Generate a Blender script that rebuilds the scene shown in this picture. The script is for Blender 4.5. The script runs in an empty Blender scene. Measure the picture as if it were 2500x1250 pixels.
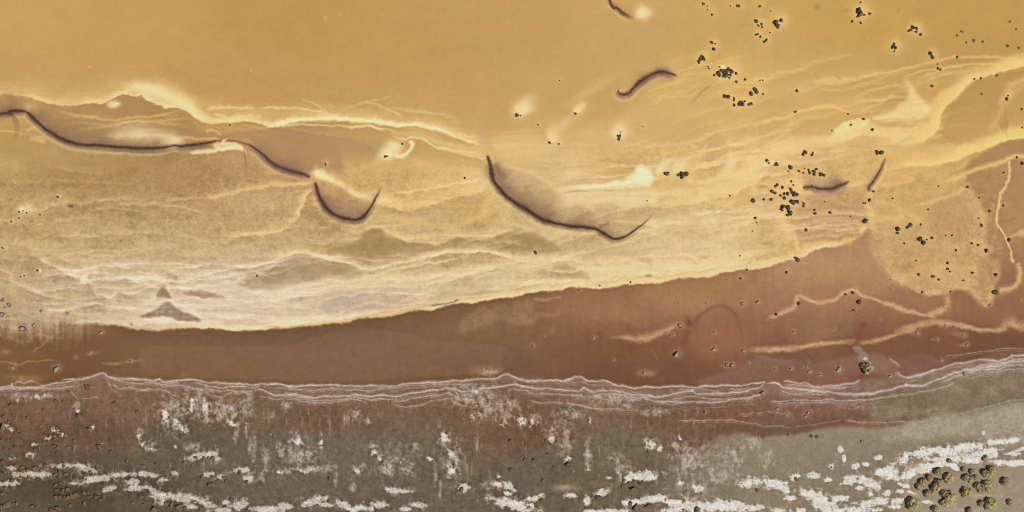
import bpy, bmesh, math, random
import numpy as np

# ------------------------------------------------------------------ camera, sky, sun, exposure
S = bpy.context.scene
M_PER = 0.1                      # one photo pixel is ten centimetres of shore
CAM_H = 300.0
def gx(u): return (u - 1250.0) * M_PER
def gy(v): return (625.0 - v) * M_PER
cam = bpy.data.cameras.new('camera')
cam.sensor_fit = 'HORIZONTAL'
cam.angle = 2 * math.atan(125.0 / CAM_H)
cam.clip_start = 1.0
cam.clip_end = 12000.0
camo = bpy.data.objects.new('camera', cam)
camo.location = (0, 0, CAM_H)
S.collection.objects.link(camo)
S.camera = camo

SUN_EL, SUN_AZ = 43.0, -27.0     # sun stands right and a little below the frame
W = bpy.data.worlds.new('World'); S.world = W; W.use_nodes = True
nt = W.node_tree
bg = nt.nodes['Background']
sky = nt.nodes.new('ShaderNodeTexSky')
sky.sky_type = 'NISHITA'; sky.sun_disc = False
sky.sun_elevation = math.radians(SUN_EL)
sky.sun_rotation = math.radians(90 - SUN_AZ)
nt.links.new(sky.outputs[0], bg.inputs[0])
bg.inputs[1].default_value = 0.05
sl = bpy.data.lights.new('sun', 'SUN')
sl.energy = 4.2; sl.angle = math.radians(0.5); sl.color = (1.0, 0.95, 0.87)
so = bpy.data.objects.new('sun', sl); S.collection.objects.link(so)
a, e = math.radians(SUN_AZ), math.radians(SUN_EL)
from mathutils import Vector
so.rotation_euler = Vector((-math.cos(e) * math.cos(a), -math.cos(e) * math.sin(a), -math.sin(e))).to_track_quat('-Z', 'Y').to_euler()
so.location = (200, -80, 200)
S.view_settings.view_transform = 'Standard'
S.view_settings.look = 'None'
S.view_settings.exposure = 0.0
S.view_settings.gamma = 1.0
S.render.engine = 'CYCLES'
S.cycles.pixel_filter_type = 'BLACKMAN_HARRIS'
S.cycles.filter_width = 1.1
S.cycles.use_denoising = False
S.cycles.max_bounces = 4
S.cycles.transparent_max_bounces = 8
# ------------------------------------------------------------------ the sediment map: every grid point's mineral colour and height
rng = np.random.default_rng(7)
SP = 1.8
def axis(lo, hi, mlo, mhi):
    inner = np.arange(lo - 12, hi + 12, SP)
    l = np.arange(mlo, inner[0] - 3, 6.0); r = np.arange(inner[-1] + 6, mhi, 6.0)
    far = np.array([60, 160, 400, 1000, 2600, 7000, 20000, 40000.])
    return np.concatenate([l[0] - far[::-1], l, inner, r, r[-1] + far])
U1 = axis(0, 2500, -250, 2750); V1 = axis(0, 1250, -200, 1450)
NU, NV = len(U1), len(V1)
Uc = np.clip(U1, -300, 2800); Vc = np.clip(V1, -250, 1500)
U, V = np.meshgrid(Uc.astype(np.float32), Vc.astype(np.float32))

def perlin(x, y, seed):
    r = np.random.default_rng(seed)
    ang = r.random((256, 256)).astype(np.float32) * 6.2831853
    G = np.stack([np.cos(ang), np.sin(ang)], -1)
    xf = np.floor(x); yf = np.floor(y)
    xi = xf.astype(np.int32); yi = yf.astype(np.int32)
    fx = (x - xf).astype(np.float32); fy = (y - yf).astype(np.float32)
    sx = fx * fx * fx * (fx * (fx * 6 - 15) + 10); sy = fy * fy * fy * (fy * (fy * 6 - 15) + 10)
    def g(dx, dy):
        gg = G[(yi + dy) & 255, (xi + dx) & 255]
        return gg[..., 0] * (fx - dx) + gg[..., 1] * (fy - dy)
    a0 = g(0, 0); a1 = g(1, 0); b0 = g(0, 1); b1 = g(1, 1)
    t = a0 + sx * (a1 - a0); b = b0 + sx * (b1 - b0)
    return (t + sy * (b - t)) * 1.45            # about -1..1
def fbm(sx, sy, octv, seed, gain=0.5, x=None, y=None):
    x = U if x is None else x; y = V if y is None else y
    out = 0; a_ = 1.0; n_ = 0
    for k in range(octv):
        out = out + a_ * perlin(x / sx * 2 ** k + 17.3 * k, y / sy * 2 ** k + 9.1 * k, seed + k)
        n_ += a_ * a_; a_ *= gain
    return (out / math.sqrt(n_)).astype(np.float32)
def sstep(lo, hi, x):
    t = np.clip((x - lo) / (hi - lo), 0, 1); return t * t * (3 - 2 * t)

jx = fbm(95, 70, 5, 10, 0.68); jy = fbm(95, 70, 5, 20, 0.68)
UW = U + 7 * jx; VW = V + 7 * jy                # ragged edges of sand sheets
jl = fbm(34, 60, 3, 30, 0.6); jl2 = fbm(30, 30, 3, 34, 0.6)
UL = U; VL = V + 3.2 * jl + 1.0 * jl2           # the nervous line of a strand
UK = U + 1.7 * jl2 + .8 * jx; VK = V + 1.7 * jl + .8 * jy           # crescents: nearly smooth
BLOT = fbm(60, 45, 5, 40, 0.6)                  # blotches
FINE = fbm(14, 12, 3, 50, 0.6)
STRK = fbm(220, 13, 3, 60, 0.6, y=V + 18 * fbm(260, 200, 2, 66))   # along-shore streaks
STRV = fbm(13, 120, 3, 70, 0.6)                 # drips down the slope
BIG = fbm(420, 220, 3, 80)
GRIT = np.random.default_rng(3).normal(0, 1, U.shape).astype(np.float32)

def c3(c): return np.array(c, np.float32)
COL = np.zeros(U.shape + (3,), np.float32)
HGT = np.zeros(U.shape, np.float32)

def spl(pts, closed=False, step=5.0, ext=True):
    P = np.array([(p[0], p[1], p[2] if len(p) > 2 else 1.0) for p in pts], float)
    if ext and not closed:
        for i, j in ((0, 1), (-1, -2)):
            if P[i, 0] <= 3 or P[i, 0] >= 2497:
                d = P[i] - P[j]; d = d / max(1e-6, abs(d[0])); q = P[i] + np.array([300 * d[0], 60 * d[1], 0])
                P = np.vstack([q, P]) if i == 0 else np.vstack([P, q])
            elif P[i, 1] <= 3 or P[i, 1] >= 1247:
                d = P[i] - P[j]; d = d / max(1e-6, abs(d[1])); q = P[i] + np.array([80 * d[0], 200 * d[1], 0])
                P = np.vstack([q, P]) if i == 0 else np.vstack([P, q])
    n = len(P); out = []
    rngk = range(n if closed else n - 1)
    for i in rngk:
        if closed: p0, p1, p2, p3 = P[(i - 1) % n], P[i], P[(i + 1) % n], P[(i + 2) % n]
        else: p0, p1, p2, p3 = P[max(i - 1, 0)], P[i], P[i + 1], P[min(i + 2, n - 1)]
        m = max(1, int(np.hypot(*(p2 - p1)[:2]) / step))
        t = (np.arange(m) / m)[:, None]
        out.append(0.5 * ((2 * p1) + (-p0 + p2) * t + (2 * p0 - 5 * p1 + 4 * p2 - p3) * t * t + (-p0 + 3 * p1 - 3 * p2 + p3) * t ** 3))
    if not closed: out.append(P[-1:])
    Q = np.vstack(out); Q[:, 2] = np.clip(Q[:, 2], 0, None)
    return Q

def dist(pts, wmax, coords='w', step=5.0):
    X, Y = {'w': (UW, VW), 'l': (UL, VL), 'k': (UK, VK), 'n': (U, V)}[coords]
    P = spl(pts, step=step); pad = wmax * max(1, P[:, 2].max()) + 16
    i0, i1 = np.searchsorted(Uc, [P[:, 0].min() - pad, P[:, 0].max() + pad])
    j0, j1 = np.searchsorted(Vc, [P[:, 1].min() - pad, P[:, 1].max() + pad])
    if i1 <= i0 or j1 <= j0: return None
    sl_ = (slice(j0, j1), slice(i0, i1))
    D = np.full((j1 - j0, i1 - i0), 1e9, np.float32); Sd = np.zeros_like(D); Wl = np.ones_like(D); T = np.zeros_like(D)
    Xs, Ys = X[sl_], Y[sl_]; uu = Uc[i0:i1]; vv = Vc[j0:j1]
    n = len(P) - 1
    for k in range(n):
        a0, a1 = P[k], P[k + 1]
        p0, p1 = np.searchsorted(uu, [min(a0[0], a1[0]) - pad, max(a0[0], a1[0]) + pad])
        q0, q1 = np.searchsorted(vv, [min(a0[1], a1[1]) - pad, max(a0[1], a1[1]) + pad])
        if p1 <= p0 or q1 <= q0: continue
        w_ = (slice(q0, q1), slice(p0, p1))
        dx, dy = a1[0] - a0[0], a1[1] - a0[1]; L2 = dx * dx + dy * dy + 1e-9
        rx = Xs[w_] - a0[0]; ry = Ys[w_] - a0[1]
        t = np.clip((rx * dx + ry * dy) / L2, 0, 1)
        ex = rx - t * dx; ey = ry - t * dy; d2 = ex * ex + ey * ey
        m = d2 < D[w_]
        D[w_] = np.where(m, d2, D[w_])
        Sd[w_] = np.where(m, np.sign(dx * ry - dy * rx), Sd[w_])
        Wl[w_] = np.where(m, a0[2] + t * (a1[2] - a0[2]), Wl[w_])
        T[w_] = np.where(m, (k + t) / n, T[w_])
    return sl_, np.sqrt(D), Sd, Wl, T

def lay(sl_, m, col, h=0.0):
    if col is not None:
        c = COL[sl_]; COL[sl_] = c + (c3(col) - c) * m[..., None]
    if h: HGT[sl_] += h * m
def band(pts, wu, wd, col, al=1.0, p=1.5, ends=(0.08, 0.08), mod=None, h=0.0, coords='w', step=6.0, pd=None):
    """a sheet along a drawn line: fades over wu above (left of travel) and wd below"""
    r = dist(pts, max(wu, wd) * 4.2, coords, step)
    if r is None: return None
    sl_, d, s, w, t = r
    wmul = np.maximum(w, 0.02)
    pp = p if pd is None else np.where(s < 0, p, pd)
    m = np.exp(-(d / (np.where(s < 0, wu, wd) * wmul)) ** pp)
    if (pd is None or pd == 2) and (wu >= 2.2 * wd or wd >= 2.2 * wu):   # one sharp front, one long feathered back
        back = (s < 0) if wu > wd else (s >= 0)
        tail = np.exp(-(d / (max(wu, wd) * 2.1 * wmul)) ** 1.05)
        m = np.where(back, 0.58 * m + 0.42 * tail * np.clip(1 + .35 * MOTT_(sl_), .3, 1.4), m)
    m = m * np.clip(w * 3, 0, 1)
    if ends[0] > 0: m = m * sstep(0, ends[0], t)
    if ends[1] > 0: m = m * sstep(0, ends[1], 1 - t)
    if mod is not None: m = m * np.clip(mod[sl_], 0, 1.3)
    m = np.clip(m * al, 0, 1)
    lay(sl_, m, col, h)
    return sl_, m
def MOTT_(sl_): return FINE[sl_]
def blur(m, r):
    r = max(1, int(r / SP))
    for ax in (0, 1):
        for _ in range(2):
            pad = [(0, 0), (0, 0)]; pad[ax] = (r + 1, r)
            c = np.cumsum(np.pad(m, pad, mode='edge'), axis=ax, dtype=np.float64)
            n = m.shape[ax]
            m = ((np.take(c, range(2 * r + 1, 2 * r + 1 + n), ax) - np.take(c, range(0, n), ax)) / (2 * r + 1)).astype(np.float32)
    return m
def polymask(pts, feather=6, coords='w', smooth=True):
    X, Y = {'w': (UW, VW), 'k': (UK, VK), 'n': (U, V)}[coords]
    P = spl(pts, closed=True, step=8)[:, :2] if smooth else np.array(pts, float)
    pad = feather * 2 + 16
    i0, i1 = np.searchsorted(Uc, [P[:, 0].min() - pad, P[:, 0].max() + pad]); j0, j1 = np.searchsorted(Vc, [P[:, 1].min() - pad, P[:, 1].max() + pad])
    sl_ = (slice(j0, j1), slice(i0, i1)); Xs, Ys = X[sl_], Y[sl_]
    ins = np.zeros(Xs.shape, bool); n = len(P)
    for k in range(n):
        (x0, y0), (x1, y1) = P[k], P[(k + 1) % n]
        if y0 == y1: continue
        ins ^= ((y0 > Ys) != (y1 > Ys)) & (Xs < (x1 - x0) * (Ys - y0) / (y1 - y0) + x0)
    m = ins.astype(np.float32)
    return sl_, blur(m, feather / 2) if feather > 1.5 else m
def poly(pts, col, al=1.0, feather=6, mod=None, h=0.0, coords='w', smooth=True):
    sl_, m = polymask(pts, feather, coords, smooth)
    m = m * al
    if mod is None and coords == 'w': mod = DEFMOD
    if mod is not None: m = np.clip(m * mod[sl_], 0, 1)
    lay(sl_, m, col, h); return sl_, m
def blob(x, y, rx, ry, col, al=1.0, ang=0.0, p=2.0, mod=None, h=0.0, coords='w'):
    X, Y = (UW, VW) if coords == 'w' else (U, V)
    R = max(rx, ry) * 2.3 + 14
    i0, i1 = np.searchsorted(Uc, [x - R, x + R]); j0, j1 = np.searchsorted(Vc, [y - R, y + R]); sl_ = (slice(j0, j1), slice(i0, i1))
    c, s = math.cos(math.radians(ang)), math.sin(math.radians(ang))
    dx, dy = X[sl_] - x, Y[sl_] - y
    d = np.hypot((dx * c + dy * s) / rx, (-dx * s + dy * c) / ry)
    m = np.exp(-d ** p) * al
    if mod is not None: m = m * mod[sl_]
    lay(sl_, np.clip(m, 0, 1), col, h); return sl_, m

def shep(cp, p=2.2, soft=60.0):
    num = np.zeros(U.shape + (3,), np.float32); den = np.zeros(U.shape, np.float32)
    xs = U + 45 * BIG; ys = V + 14 * jy
    for x, y, c in cp:
        w = 1.0 / (((xs - x) ** 2 * 0.55 + (ys - y) ** 2 * 1.6 + soft ** 2) ** p)
        w = w * 1e10; num += w[..., None] * c3(c); den += w
    return num / den[..., None]

# ---- three belts: yellow shallows, brown shallows, mud flat
A = [(0,50,(195,156,90)),(300,80,(193,153,88)),(700,50,(187,146,80)),(1000,120,(189,149,85)),(1250,80,(190,151,90)),(1500,80,(194,156,93)),(1750,60,(197,159,92)),(2100,60,(192,154,84)),(2400,60,(188,149,80)),
     (1800,200,(204,166,98)),(2100,180,(194,157,92)),(2400,250,(186,147,86)),(1400,230,(193,156,94)),(1700,300,(205,170,105)),(600,200,(189,148,86)),(1100,250,(192,153,90)),(0,200,(193,153,90)),
     (200,430,(167,133,81)),(450,420,(166,131,82)),(40,400,(178,146,90)),(300,560,(182,152,103)),(100,500,(180,149,97)),(600,520,(184,153,102)),(300,480,(168,136,86)),(900,400,(189,154,97)),(1100,420,(203,168,106)),(700,380,(178,138,92)),(900,590,(172,142,92)),(1100,600,(176,146,94)),
     (1400,600,(186,158,108)),(1500,550,(198,169,116)),(1700,560,(209,178,122)),(1450,400,(204,172,112)),(1850,560,(204,170,108)),(1900,430,(213,176,110)),(2000,540,(180,142,95)),(2200,500,(200,162,100)),(2300,600,(190,153,100)),(2450,450,(170,131,85)),(2450,600,(166,121,82)),(2200,420,(210,172,105)),
     (0,720,(180,150,102)),(150,750,(176,147,104)),(500,720,(194,168,132)),(750,740,(188,162,128)),(1000,700,(196,170,127)),(1300,680,(192,167,124)),(1600,620,(207,179,129)),(400,640,(186,158,112)),(250,660,(186,159,113)),(2350,330,(190,150,88)),(2000,260,(203,165,100))]
B = [(0,850,(124,90,58)),(150,880,(120,84,56)),(400,870,(124,92,65)),(800,830,(122,91,65)),(800,900,(124,92,67)),(1200,800,(130,96,68)),(1200,880,(120,85,61)),(1500,730,(152,112,76)),(1500,870,(121,83,57)),(1700,700,(163,121,82)),(1750,820,(144,100,71)),(2000,650,(176,138,97)),(2000,720,(164,118,84)),
     (2000,800,(143,105,76)),(2100,850,(120,82,56)),(2300,740,(158,114,81)),(2450,740,(147,102,73)),(2300,830,(123,83,57)),(1650,900,(119,80,56)),(2450,850,(116,80,55)),(2200,640,(176,136,93)),(2450,560,(168,124,84)),(1900,880,(122,84,62))]
C = [(0,1000,(108,76,55)),(200,1040,(106,77,57)),(0,1130,(96,76,57)),(150,1220,(82,68,49)),(400,1080,(102,85,64)),(300,960,(126,90,64)),(600,960,(116,88,64)),(800,960,(123,96,73)),(800,1020,(112,80,57)),(800,1090,(107,95,76)),(1000,1150,(105,90,69)),(1200,1000,(118,86,61)),(1000,1230,(102,90,70)),(1300,1150,(104,88,67)),
     (1500,1080,(110,94,71)),(1600,1000,(113,79,57)),(1500,960,(128,96,73)),(1800,1000,(115,80,58)),(1700,1200,(115,101,80)),(2000,960,(138,103,84)),(2000,1010,(115,81,60)),(2200,1000,(122,99,74)),(2400,950,(126,108,83)),(600,1150,(104,93,72)),(400,1200,(92,78,58)),(1300,1060,(110,78,57)),(60,960,(124,92,66))]
SHORE = [(0,778),(60,784),(130,788),(200,790),(260,793),(330,800),(400,803),(450,800),(520,799),(560,801),(620,803),(680,797),(720,795),(780,790),(850,782),(900,775),(950,769),(1000,758),(1050,752),(1100,743),(1170,736),(1220,725),(1270,718),(1320,708),(1370,702),(1420,698),(1460,700),(1500,696),(1550,692),(1600,690),(1650,684),(1700,677),(1750,667),(1800,656),(1850,649),(1900,640),(1940,628),(1990,612),(2050,600),(2090,580),(2125,555),(2140,590),(2155,640),(2190,685),(2240,715),(2280,722),(2340,705),(2385,718),(2420,735),(2435,690),(2445,620),(2440,540),(2455,470),(2470,400),(2500,360)]
WATER = [(0,944),(90,944),(150,928),(245,915),(320,925),(400,931),(480,929),(590,939),(700,941),(820,940),(900,941),(980,940),(1110,931),(1210,924),(1240,915),(1280,928),(1380,930),(1415,921),(1480,931),(1560,946),(1700,945),(1800,942),(1900,938),(2000,944),(2100,928),(2190,918),(2260,907),(2360,886),(2440,879),(2500,867)]
cA, cB, cC = shep(A), shep(B), shep(C) * np.array([1.055, 1.07, 1.085], np.float32)
def below(pts, feather, coords='w'):
    P = list(pts)
    P = [(-700, P[0][1])] + P + [(3200, P[-1][1]), (3200, 2600), (-700, 2600)]
    sl_, m = polymask(P, feather, coords, smooth=False)
    full = np.zeros(U.shape, np.float32); full[sl_] = m; return full
shore_soft = sstep(.22, .78, below(SHORE, 16) + .17 * FINE + .10 * BLOT); leftfade = sstep(330, 60, U)
drip = np.clip(below([(x, y + 22) for x, y in SHORE], 90) + 0.16 * STRV * np.clip(0.5 + BIG, 0.2, 1.2) + 0.16 * BLOT + 0.08 * FINE, 0, 1)
mB = shore_soft * (1 - leftfade) + np.clip(sstep(0.25, 0.85, drip), 0, 1) * leftfade
mC = below(WATER, 4, 'k')
COL[:] = cA + (cB - cA) * mB[..., None]
COL[:] += (cC - COL) * mC[..., None]
del cA, cB, cC
zA = (1 - mB) * (1 - mC); zB = mB * (1 - mC); zC = mC

# ---- texture that belongs to each belt
mid = sstep(300, 480, V + 60 * BIG) * zA
tone = np.ones(U.shape, np.float32)
tone += mid * (0.050 * BLOT + 0.040 * FINE + 0.008 * GRIT) + (zA - mid) * (0.012 * BLOT + 0.007 * FINE + 0.002 * GRIT)
tone += zB * (0.020 * BLOT + 0.016 * FINE + 0.014 * STRV + 0.004 * GRIT) + zC * (0.065 * BLOT + 0.06 * FINE + 0.03 * STRV + 0.015 * GRIT)
COL *= tone[..., None]; del tone
greenish = (sstep(0.1, 0.9, fbm(150, 90, 3, 91)) * mid * 0.30)
COL[:] += (c3((176,152,88)) - COL) * greenish[..., None]
olive = np.clip(sstep(0.0, 0.9, fbm(220, 60, 4, 95)) * zC * 0.45, 0, 1)
COL[:] += (c3((104,96,72)) - COL) * olive[..., None]
flowx = U + 90 * fbm(300, 160, 2, 131); flowy = V + 45 * fbm(240, 120, 3, 135)
flow = fbm(260, 62, 5, 140, 0.55, x=flowx, y=flowy)
fm = sstep(-0.7, 1.1, flow) * zA * sstep(250, 420, V + 50 * BIG) * 0.26
COL[:] += (c3((216,187,138)) - COL) * fm[..., None]
fm = sstep(0.1, 1.2, -flow) * mid * 0.42
COL[:] += (c3((164,132,84)) - COL) * fm[..., None]
del flowx, flowy, fm
# brown mottling where the algal mat lies bare between sand sheets
mat = sstep(0.35, 1.1, fbm(120, 55, 5, 97, 0.62)) * mid * 0.55
COL[:] += (c3((158,126,80)) - COL) * mat[..., None]
# thin sand sheets with one sharp front, one behind another
ph = (V + 26 * fbm(210, 90, 4, 99, 0.55) - 0.10 * (U - 1250)) / 46.0
fr = ph - np.floor(ph); sheet = fr ** 2.2
amp = np.clip(0.5 + 0.7 * fbm(260, 120, 2, 103), 0, 1) * zA * sstep(360, 560, V) * sstep(100, 900, U + .8 * V) * 0.24
COL[:] += (c3((222,192,140)) - COL) * (sheet * amp)[..., None]
HGT += 0.05 * sheet * amp
ph = (V + 20 * fbm(160, 60, 4, 109, 0.55) + 0.04 * U) / 23.0
fr = ph - np.floor(ph); sheet = fr ** 2.5
amp = np.clip(fbm(200, 100, 2, 113), 0, 1) * zA * sstep(420, 620, V) * 0.22
COL[:] += (c3((226,200,152)) - COL) * (sheet * amp)[..., None]
# yellow flecks on the deep floor
fl = sstep(0.75, 1.5, fbm(26, 26, 4, 120, 0.75) + 0.55 * fbm(200, 120, 2, 128)) * (1 - mid) * zA * 0.6
COL[:] += (c3((214,172,98)) - COL) * fl[..., None]
drips = sstep(0.9, 1.5, STRV + 0.5 * FINE) * zA * sstep(300, 420, V) * 0.35
COL[:] += (c3((222,192,136)) - COL) * drips[..., None]
del fl, drips, mat, greenish, olive, sheet, amp, fr, ph

MOTT = fbm(24, 19, 4, 150, 0.85)
GR2 = (GRIT + np.roll(GRIT, 1, 0) + np.roll(GRIT, 1, 1) + np.roll(np.roll(GRIT, 1, 0), 1, 1)) * .5
ST = np.clip(0.8 + 0.42 * STRK + 0.12 * MOTT, 0.25, 1.2)      # streaked
RG = np.clip(0.75 + 0.42 * BLOT + 0.28 * MOTT + .06 * GR2, 0.05, 1.2)       # ragged
PALE, BRT, GOLD, TAN = (232,206,150), (244,221,166), (226,190,118), (206,172,112)

DEFMOD = np.clip(.9 + .2 * BLOT + .22 * MOTT + .05 * GR2, .2, 1.1)
# ------------------------------------------------------------------ drawn features, far shore to near shore
# ---- many thin wisps of sand trailing with the current
wr = np.random.default_rng(77)
ANG = fbm(330, 200, 2, 171)
def wisp(u0, v0, base, n, w, col, al):
    q = []; x, y = u0, v0
    for k in range(n):
        q.append((x, y, .25 + .9 * math.sin(math.pi * (k + .5) / n)))
        i_ = min(NU - 1, int(np.searchsorted(Uc, x))); j_ = min(NV - 1, int(np.searchsorted(Vc, y)))
        th = math.radians(base + 26 * float(ANG[j_, i_]) + wr.normal(0, 7)); x += 13 * math.cos(th); y += 13 * math.sin(th)
    band(q, w, 2.0, col, al, 1.8, (.2,.2), mod=ST * zA, h=.02)
for _ in range(190):
    u0 = wr.uniform(-60, 2000); v0 = wr.uniform(400, 800)
    if v0 > 790 - max(0, u0 - 500) * .1: continue
    if u0 < 700 and v0 < 600 and wr.random() < .75: continue
    lowleft = np.clip((v0 - 560) / 150, 0, 1)
    col = (224 - 4 * lowleft, 194 + 4 * lowleft, 140 + 18 * lowleft)
    wisp(u0, v0, -5 if u0 > 600 else 2, int(wr.integers(8, 30)), wr.uniform(5, 12), col, wr.uniform(.15, .42))
for _ in range(75):
    wisp(wr.uniform(1450, 2420), wr.uniform(180, 420), -17, int(wr.integers(8, 26)), wr.uniform(4, 9), (226,190,124), wr.uniform(.18, .45))
for _ in range(22):
    wisp(wr.uniform(80, 1000), wr.uniform(262, 345), 3, int(wr.integers(6, 18)), wr.uniform(3, 6), (222,188,126), wr.uniform(.2, .45))
# darker hollows
poly([(0,236),(60,234),(110,256),(150,262),(120,290),(70,270),(0,262)], (184,144,90), .6, 8)
poly([(120,262),(190,254),(240,250),(290,235),(345,232),(400,260),(440,272),(380,286),(280,290),(190,284),(130,270)], (178,140,88), .75, 8)
poly([(470,290),(560,300),(640,302),(620,318),(560,330),(500,322)], (196,156,98), .6, 10)
poly([(85,292),(120,285),(190,300),(260,320),(250,345),(180,345),(130,322)], (168,134,84), .7, 16, coords='k')
poly([(600,326),(640,317),(720,316),(800,330),(880,345),(925,372),(905,398),(860,412),(800,420),(745,424),(690,408),(650,380),(612,346)], (177,137,93), .85, 8)
poly([(820,345),(880,340),(940,350),(930,385),(880,400),(830,385)], (176,148,94), .55, 12, mod=RG)
poly([(1010,345),(1080,360),(1180,380),(1190,410),(1100,400),(1030,390),(1000,370)], (192,154,96), .6, 14)
poly([(60,400),(200,385),(340,385),(420,400),(420,450),(330,480),(200,470),(90,450)], (166,132,80), .55, 40, mod=RG)
poly([(880,605),(886,570),(905,558),(930,565),(938,590),(935,620),(900,622)], (158,126,82), .7, 8, mod=np.clip(RG, 0, 1.1))
poly([(790,615),(860,590),(900,560),(960,580),(1060,600),(1110,585),(1180,585),(1260,565),(1340,590),(1370,615),(1250,618),(1130,614),(1040,622),(950,640),(880,640),(810,622)], (164,134,86), .62, 10, mod=RG)
poly([(980,512),(1050,502),(1110,486),(1170,470),(1190,480),(1170,520),(1100,550),(1020,545),(985,528)], (180,150,92), .6, 14, mod=RG)
poly([(1210,560),(1260,555),(1330,580),(1370,610),(1330,618),(1240,612)], (158,126,80), .6, 10, mod=RG)
poly([(1395,508),(1480,502),(1560,508),(1610,520),(1590,545),(1540,560),(1480,548),(1420,545),(1400,525)], (186,154,100), .6, 14, mod=RG)
poly([(1600,520),(1680,512),(1720,530),(1700,565),(1640,570),(1600,545)], (182,150,96), .55, 16, mod=RG)
poly([(1420,590),(1500,592),(1560,620),(1500,640),(1430,628)], (182,152,102), .5, 16, mod=RG)
poly([(1420,405),(1500,390),(1560,395),(1540,425),(1480,440),(1410,442)], (196,162,102), .6, 16)
poly([(1560,290),(1650,285),(1720,300),(1730,330),(1650,350),(1570,340)], (200,163,100), .6, 24, mod=RG)
poly([(1720,345),(1755,330),(1775,350),(1770,385),(1730,380)], (200,163,102), .75, 8)
poly([(1590,440),(1680,450),(1760,445),(1700,475),(1610,480)], (205,172,108), .55, 16)
poly([(2310,300),(2335,242),(2385,200),(2500,178),(2500,320),(2420,328),(2340,350),(2300,335)], (186,146,86), .85, 6)
poly([(2210,240),(2250,235),(2290,235),(2350,200),(2300,195),(2230,205)], (206,168,96), .5, 10)
poly([(2360,400),(2420,365),(2500,340),(2500,540),(2450,560),(2400,500),(2370,450)], (172,132,86), .85, 10, mod=np.clip(RG+.25,0,1.1))
poly([(2000,260),(2050,262),(2080,285),(2060,305),(2010,320),(1950,315),(1960,280)], (205,168,102), .5, 12)
poly([(2120,330),(2150,335),(2162,360),(2120,365),(2095,360)], (208,172,108), .7, 6)
poly([(1880,400),(1960,395),(1990,440),(1960,520),(1920,560),(1860,520),(1850,460)], (206,168,106), .4, 20, mod=RG)
poly([(1935,490),(2000,476),(2060,485),(2085,468),(2115,495),(2110,560),(2080,585),(2030,600),(1980,600),(1940,570),(1930,525)], (182,144,97), .65, 28, mod=np.clip(RG+.3,0,1.1))
poly([(2180,430),(2260,440),(2330,445),(2350,480),(2300,500),(2230,480),(2170,470)], (198,158,100), .5, 20, mod=RG)
poly([(2060,400),(2200,395),(2310,400),(2300,430),(2180,440),(2080,440)], (210,172,106), .5, 20)
# lobe of sand on the right
poly([(2125,500),(2180,488),(2260,480),(2330,462),(2370,470),(2400,510),(2412,570),(2410,640),(2425,690),(2400,700),(2340,700),(2270,716),(2240,700),(2185,665),(2150,625),(2130,570)], (194,158,106), .75, 14, mod=np.clip(RG+.15,0,1.1), h=.03)
poly([(2270,500),(2330,478),(2360,500),(2370,560),(2340,590),(2290,580),(2270,540)], (182,142,95), .7, 14, mod=RG)
poly([(2180,560),(2240,540),(2290,580),(2290,640),(2230,650),(2180,610)], (190,152,100), .6, 14, mod=RG)
poly([(2200,640),(2260,650),(2270,690),(2220,690)], (178,140,92), .6, 12)
poly([(2390,640),(2420,645),(2415,710),(2390,700)], (172,130,86), .5, 8)
# beige milky field low left
poly([(250,705),(330,690),(430,690),(520,670),(640,700),(700,700),(800,690),(900,690),(1000,690),(1000,720),(850,745),(720,780),(560,792),(420,795),(330,785),(270,750)], (210,186,148), .55, 26, mod=ST)

for x, y, rx, ry, an in ((1180,430,110,26,-6),(1050,520,120,24,-8),(1330,470,90,24,8),(1500,480,150,24,-3),(1720,455,120,22,-14),(1650,540,140,30,-4),(1300,640,170,20,-3),(1550,650,170,18,-5),(1800,590,90,34,-12),(1000,680,170,16,-4),(700,720,150,16,-6),(560,690,110,10,-8),(300,650,120,14,6),(2050,330,110,18,-10),(1900,370,100,20,-12),(2230,320,50,24,-20),(1420,350,110,28,-10),(600,600,90,12,-8),(1240,560,70,14,-8)):
    blob(x, y, rx, ry, (226,198,148), .42, an, 1.6, mod=np.clip(.75 + .5 * STRK + .25 * BLOT, 0, 1.2))
# ---- the first great sand sheet, left to right
band([(0,230),(60,231),(95,246),(118,254),(142,255),(190,252),(235,248),(260,243),(285,231),(305,226),(330,234),(345,229),(365,243),(400,256),(450,268),(470,281),(500,296),(540,297),(600,295),(640,300),(668,306),(700,300),(750,290),(800,286),(840,291),(880,298),(950,303),(1000,306),(1050,313),(1090,323),(1130,338),(1160,352),(1185,368)], 17, 2.4, PALE, .84, 2.0, (0,.03), mod=np.clip(ST+.1,0,1.05), h=.08, pd=2)
band([(0,218),(120,232),(220,228),(300,205),(400,215),(480,245),(560,268),(700,275),(900,285),(1050,300),(1150,330)], 14, 16, (212,174,108), .55, 1.6, (0,.1))
band([(290,214,.6),(330,213,1.2),(375,222,1.7),(420,238,1.7),(455,256,1.5),(485,278,1.2),(540,288,.9)], 13, 9, (238,213,158), .8, 2, (.2,.3))
band([(640,300,.7),(668,302,1.2),(720,296,1),(800,287,1.3),(850,292,1),(950,300,.9),(1050,312,.9),(1140,340,.8)], 6, 5, BRT, .75, 2, (.1,.2))
blob(277,254,17,11,PALE,.85,p=3,h=.08); blob(283,256,9,6,BRT,.4)
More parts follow.
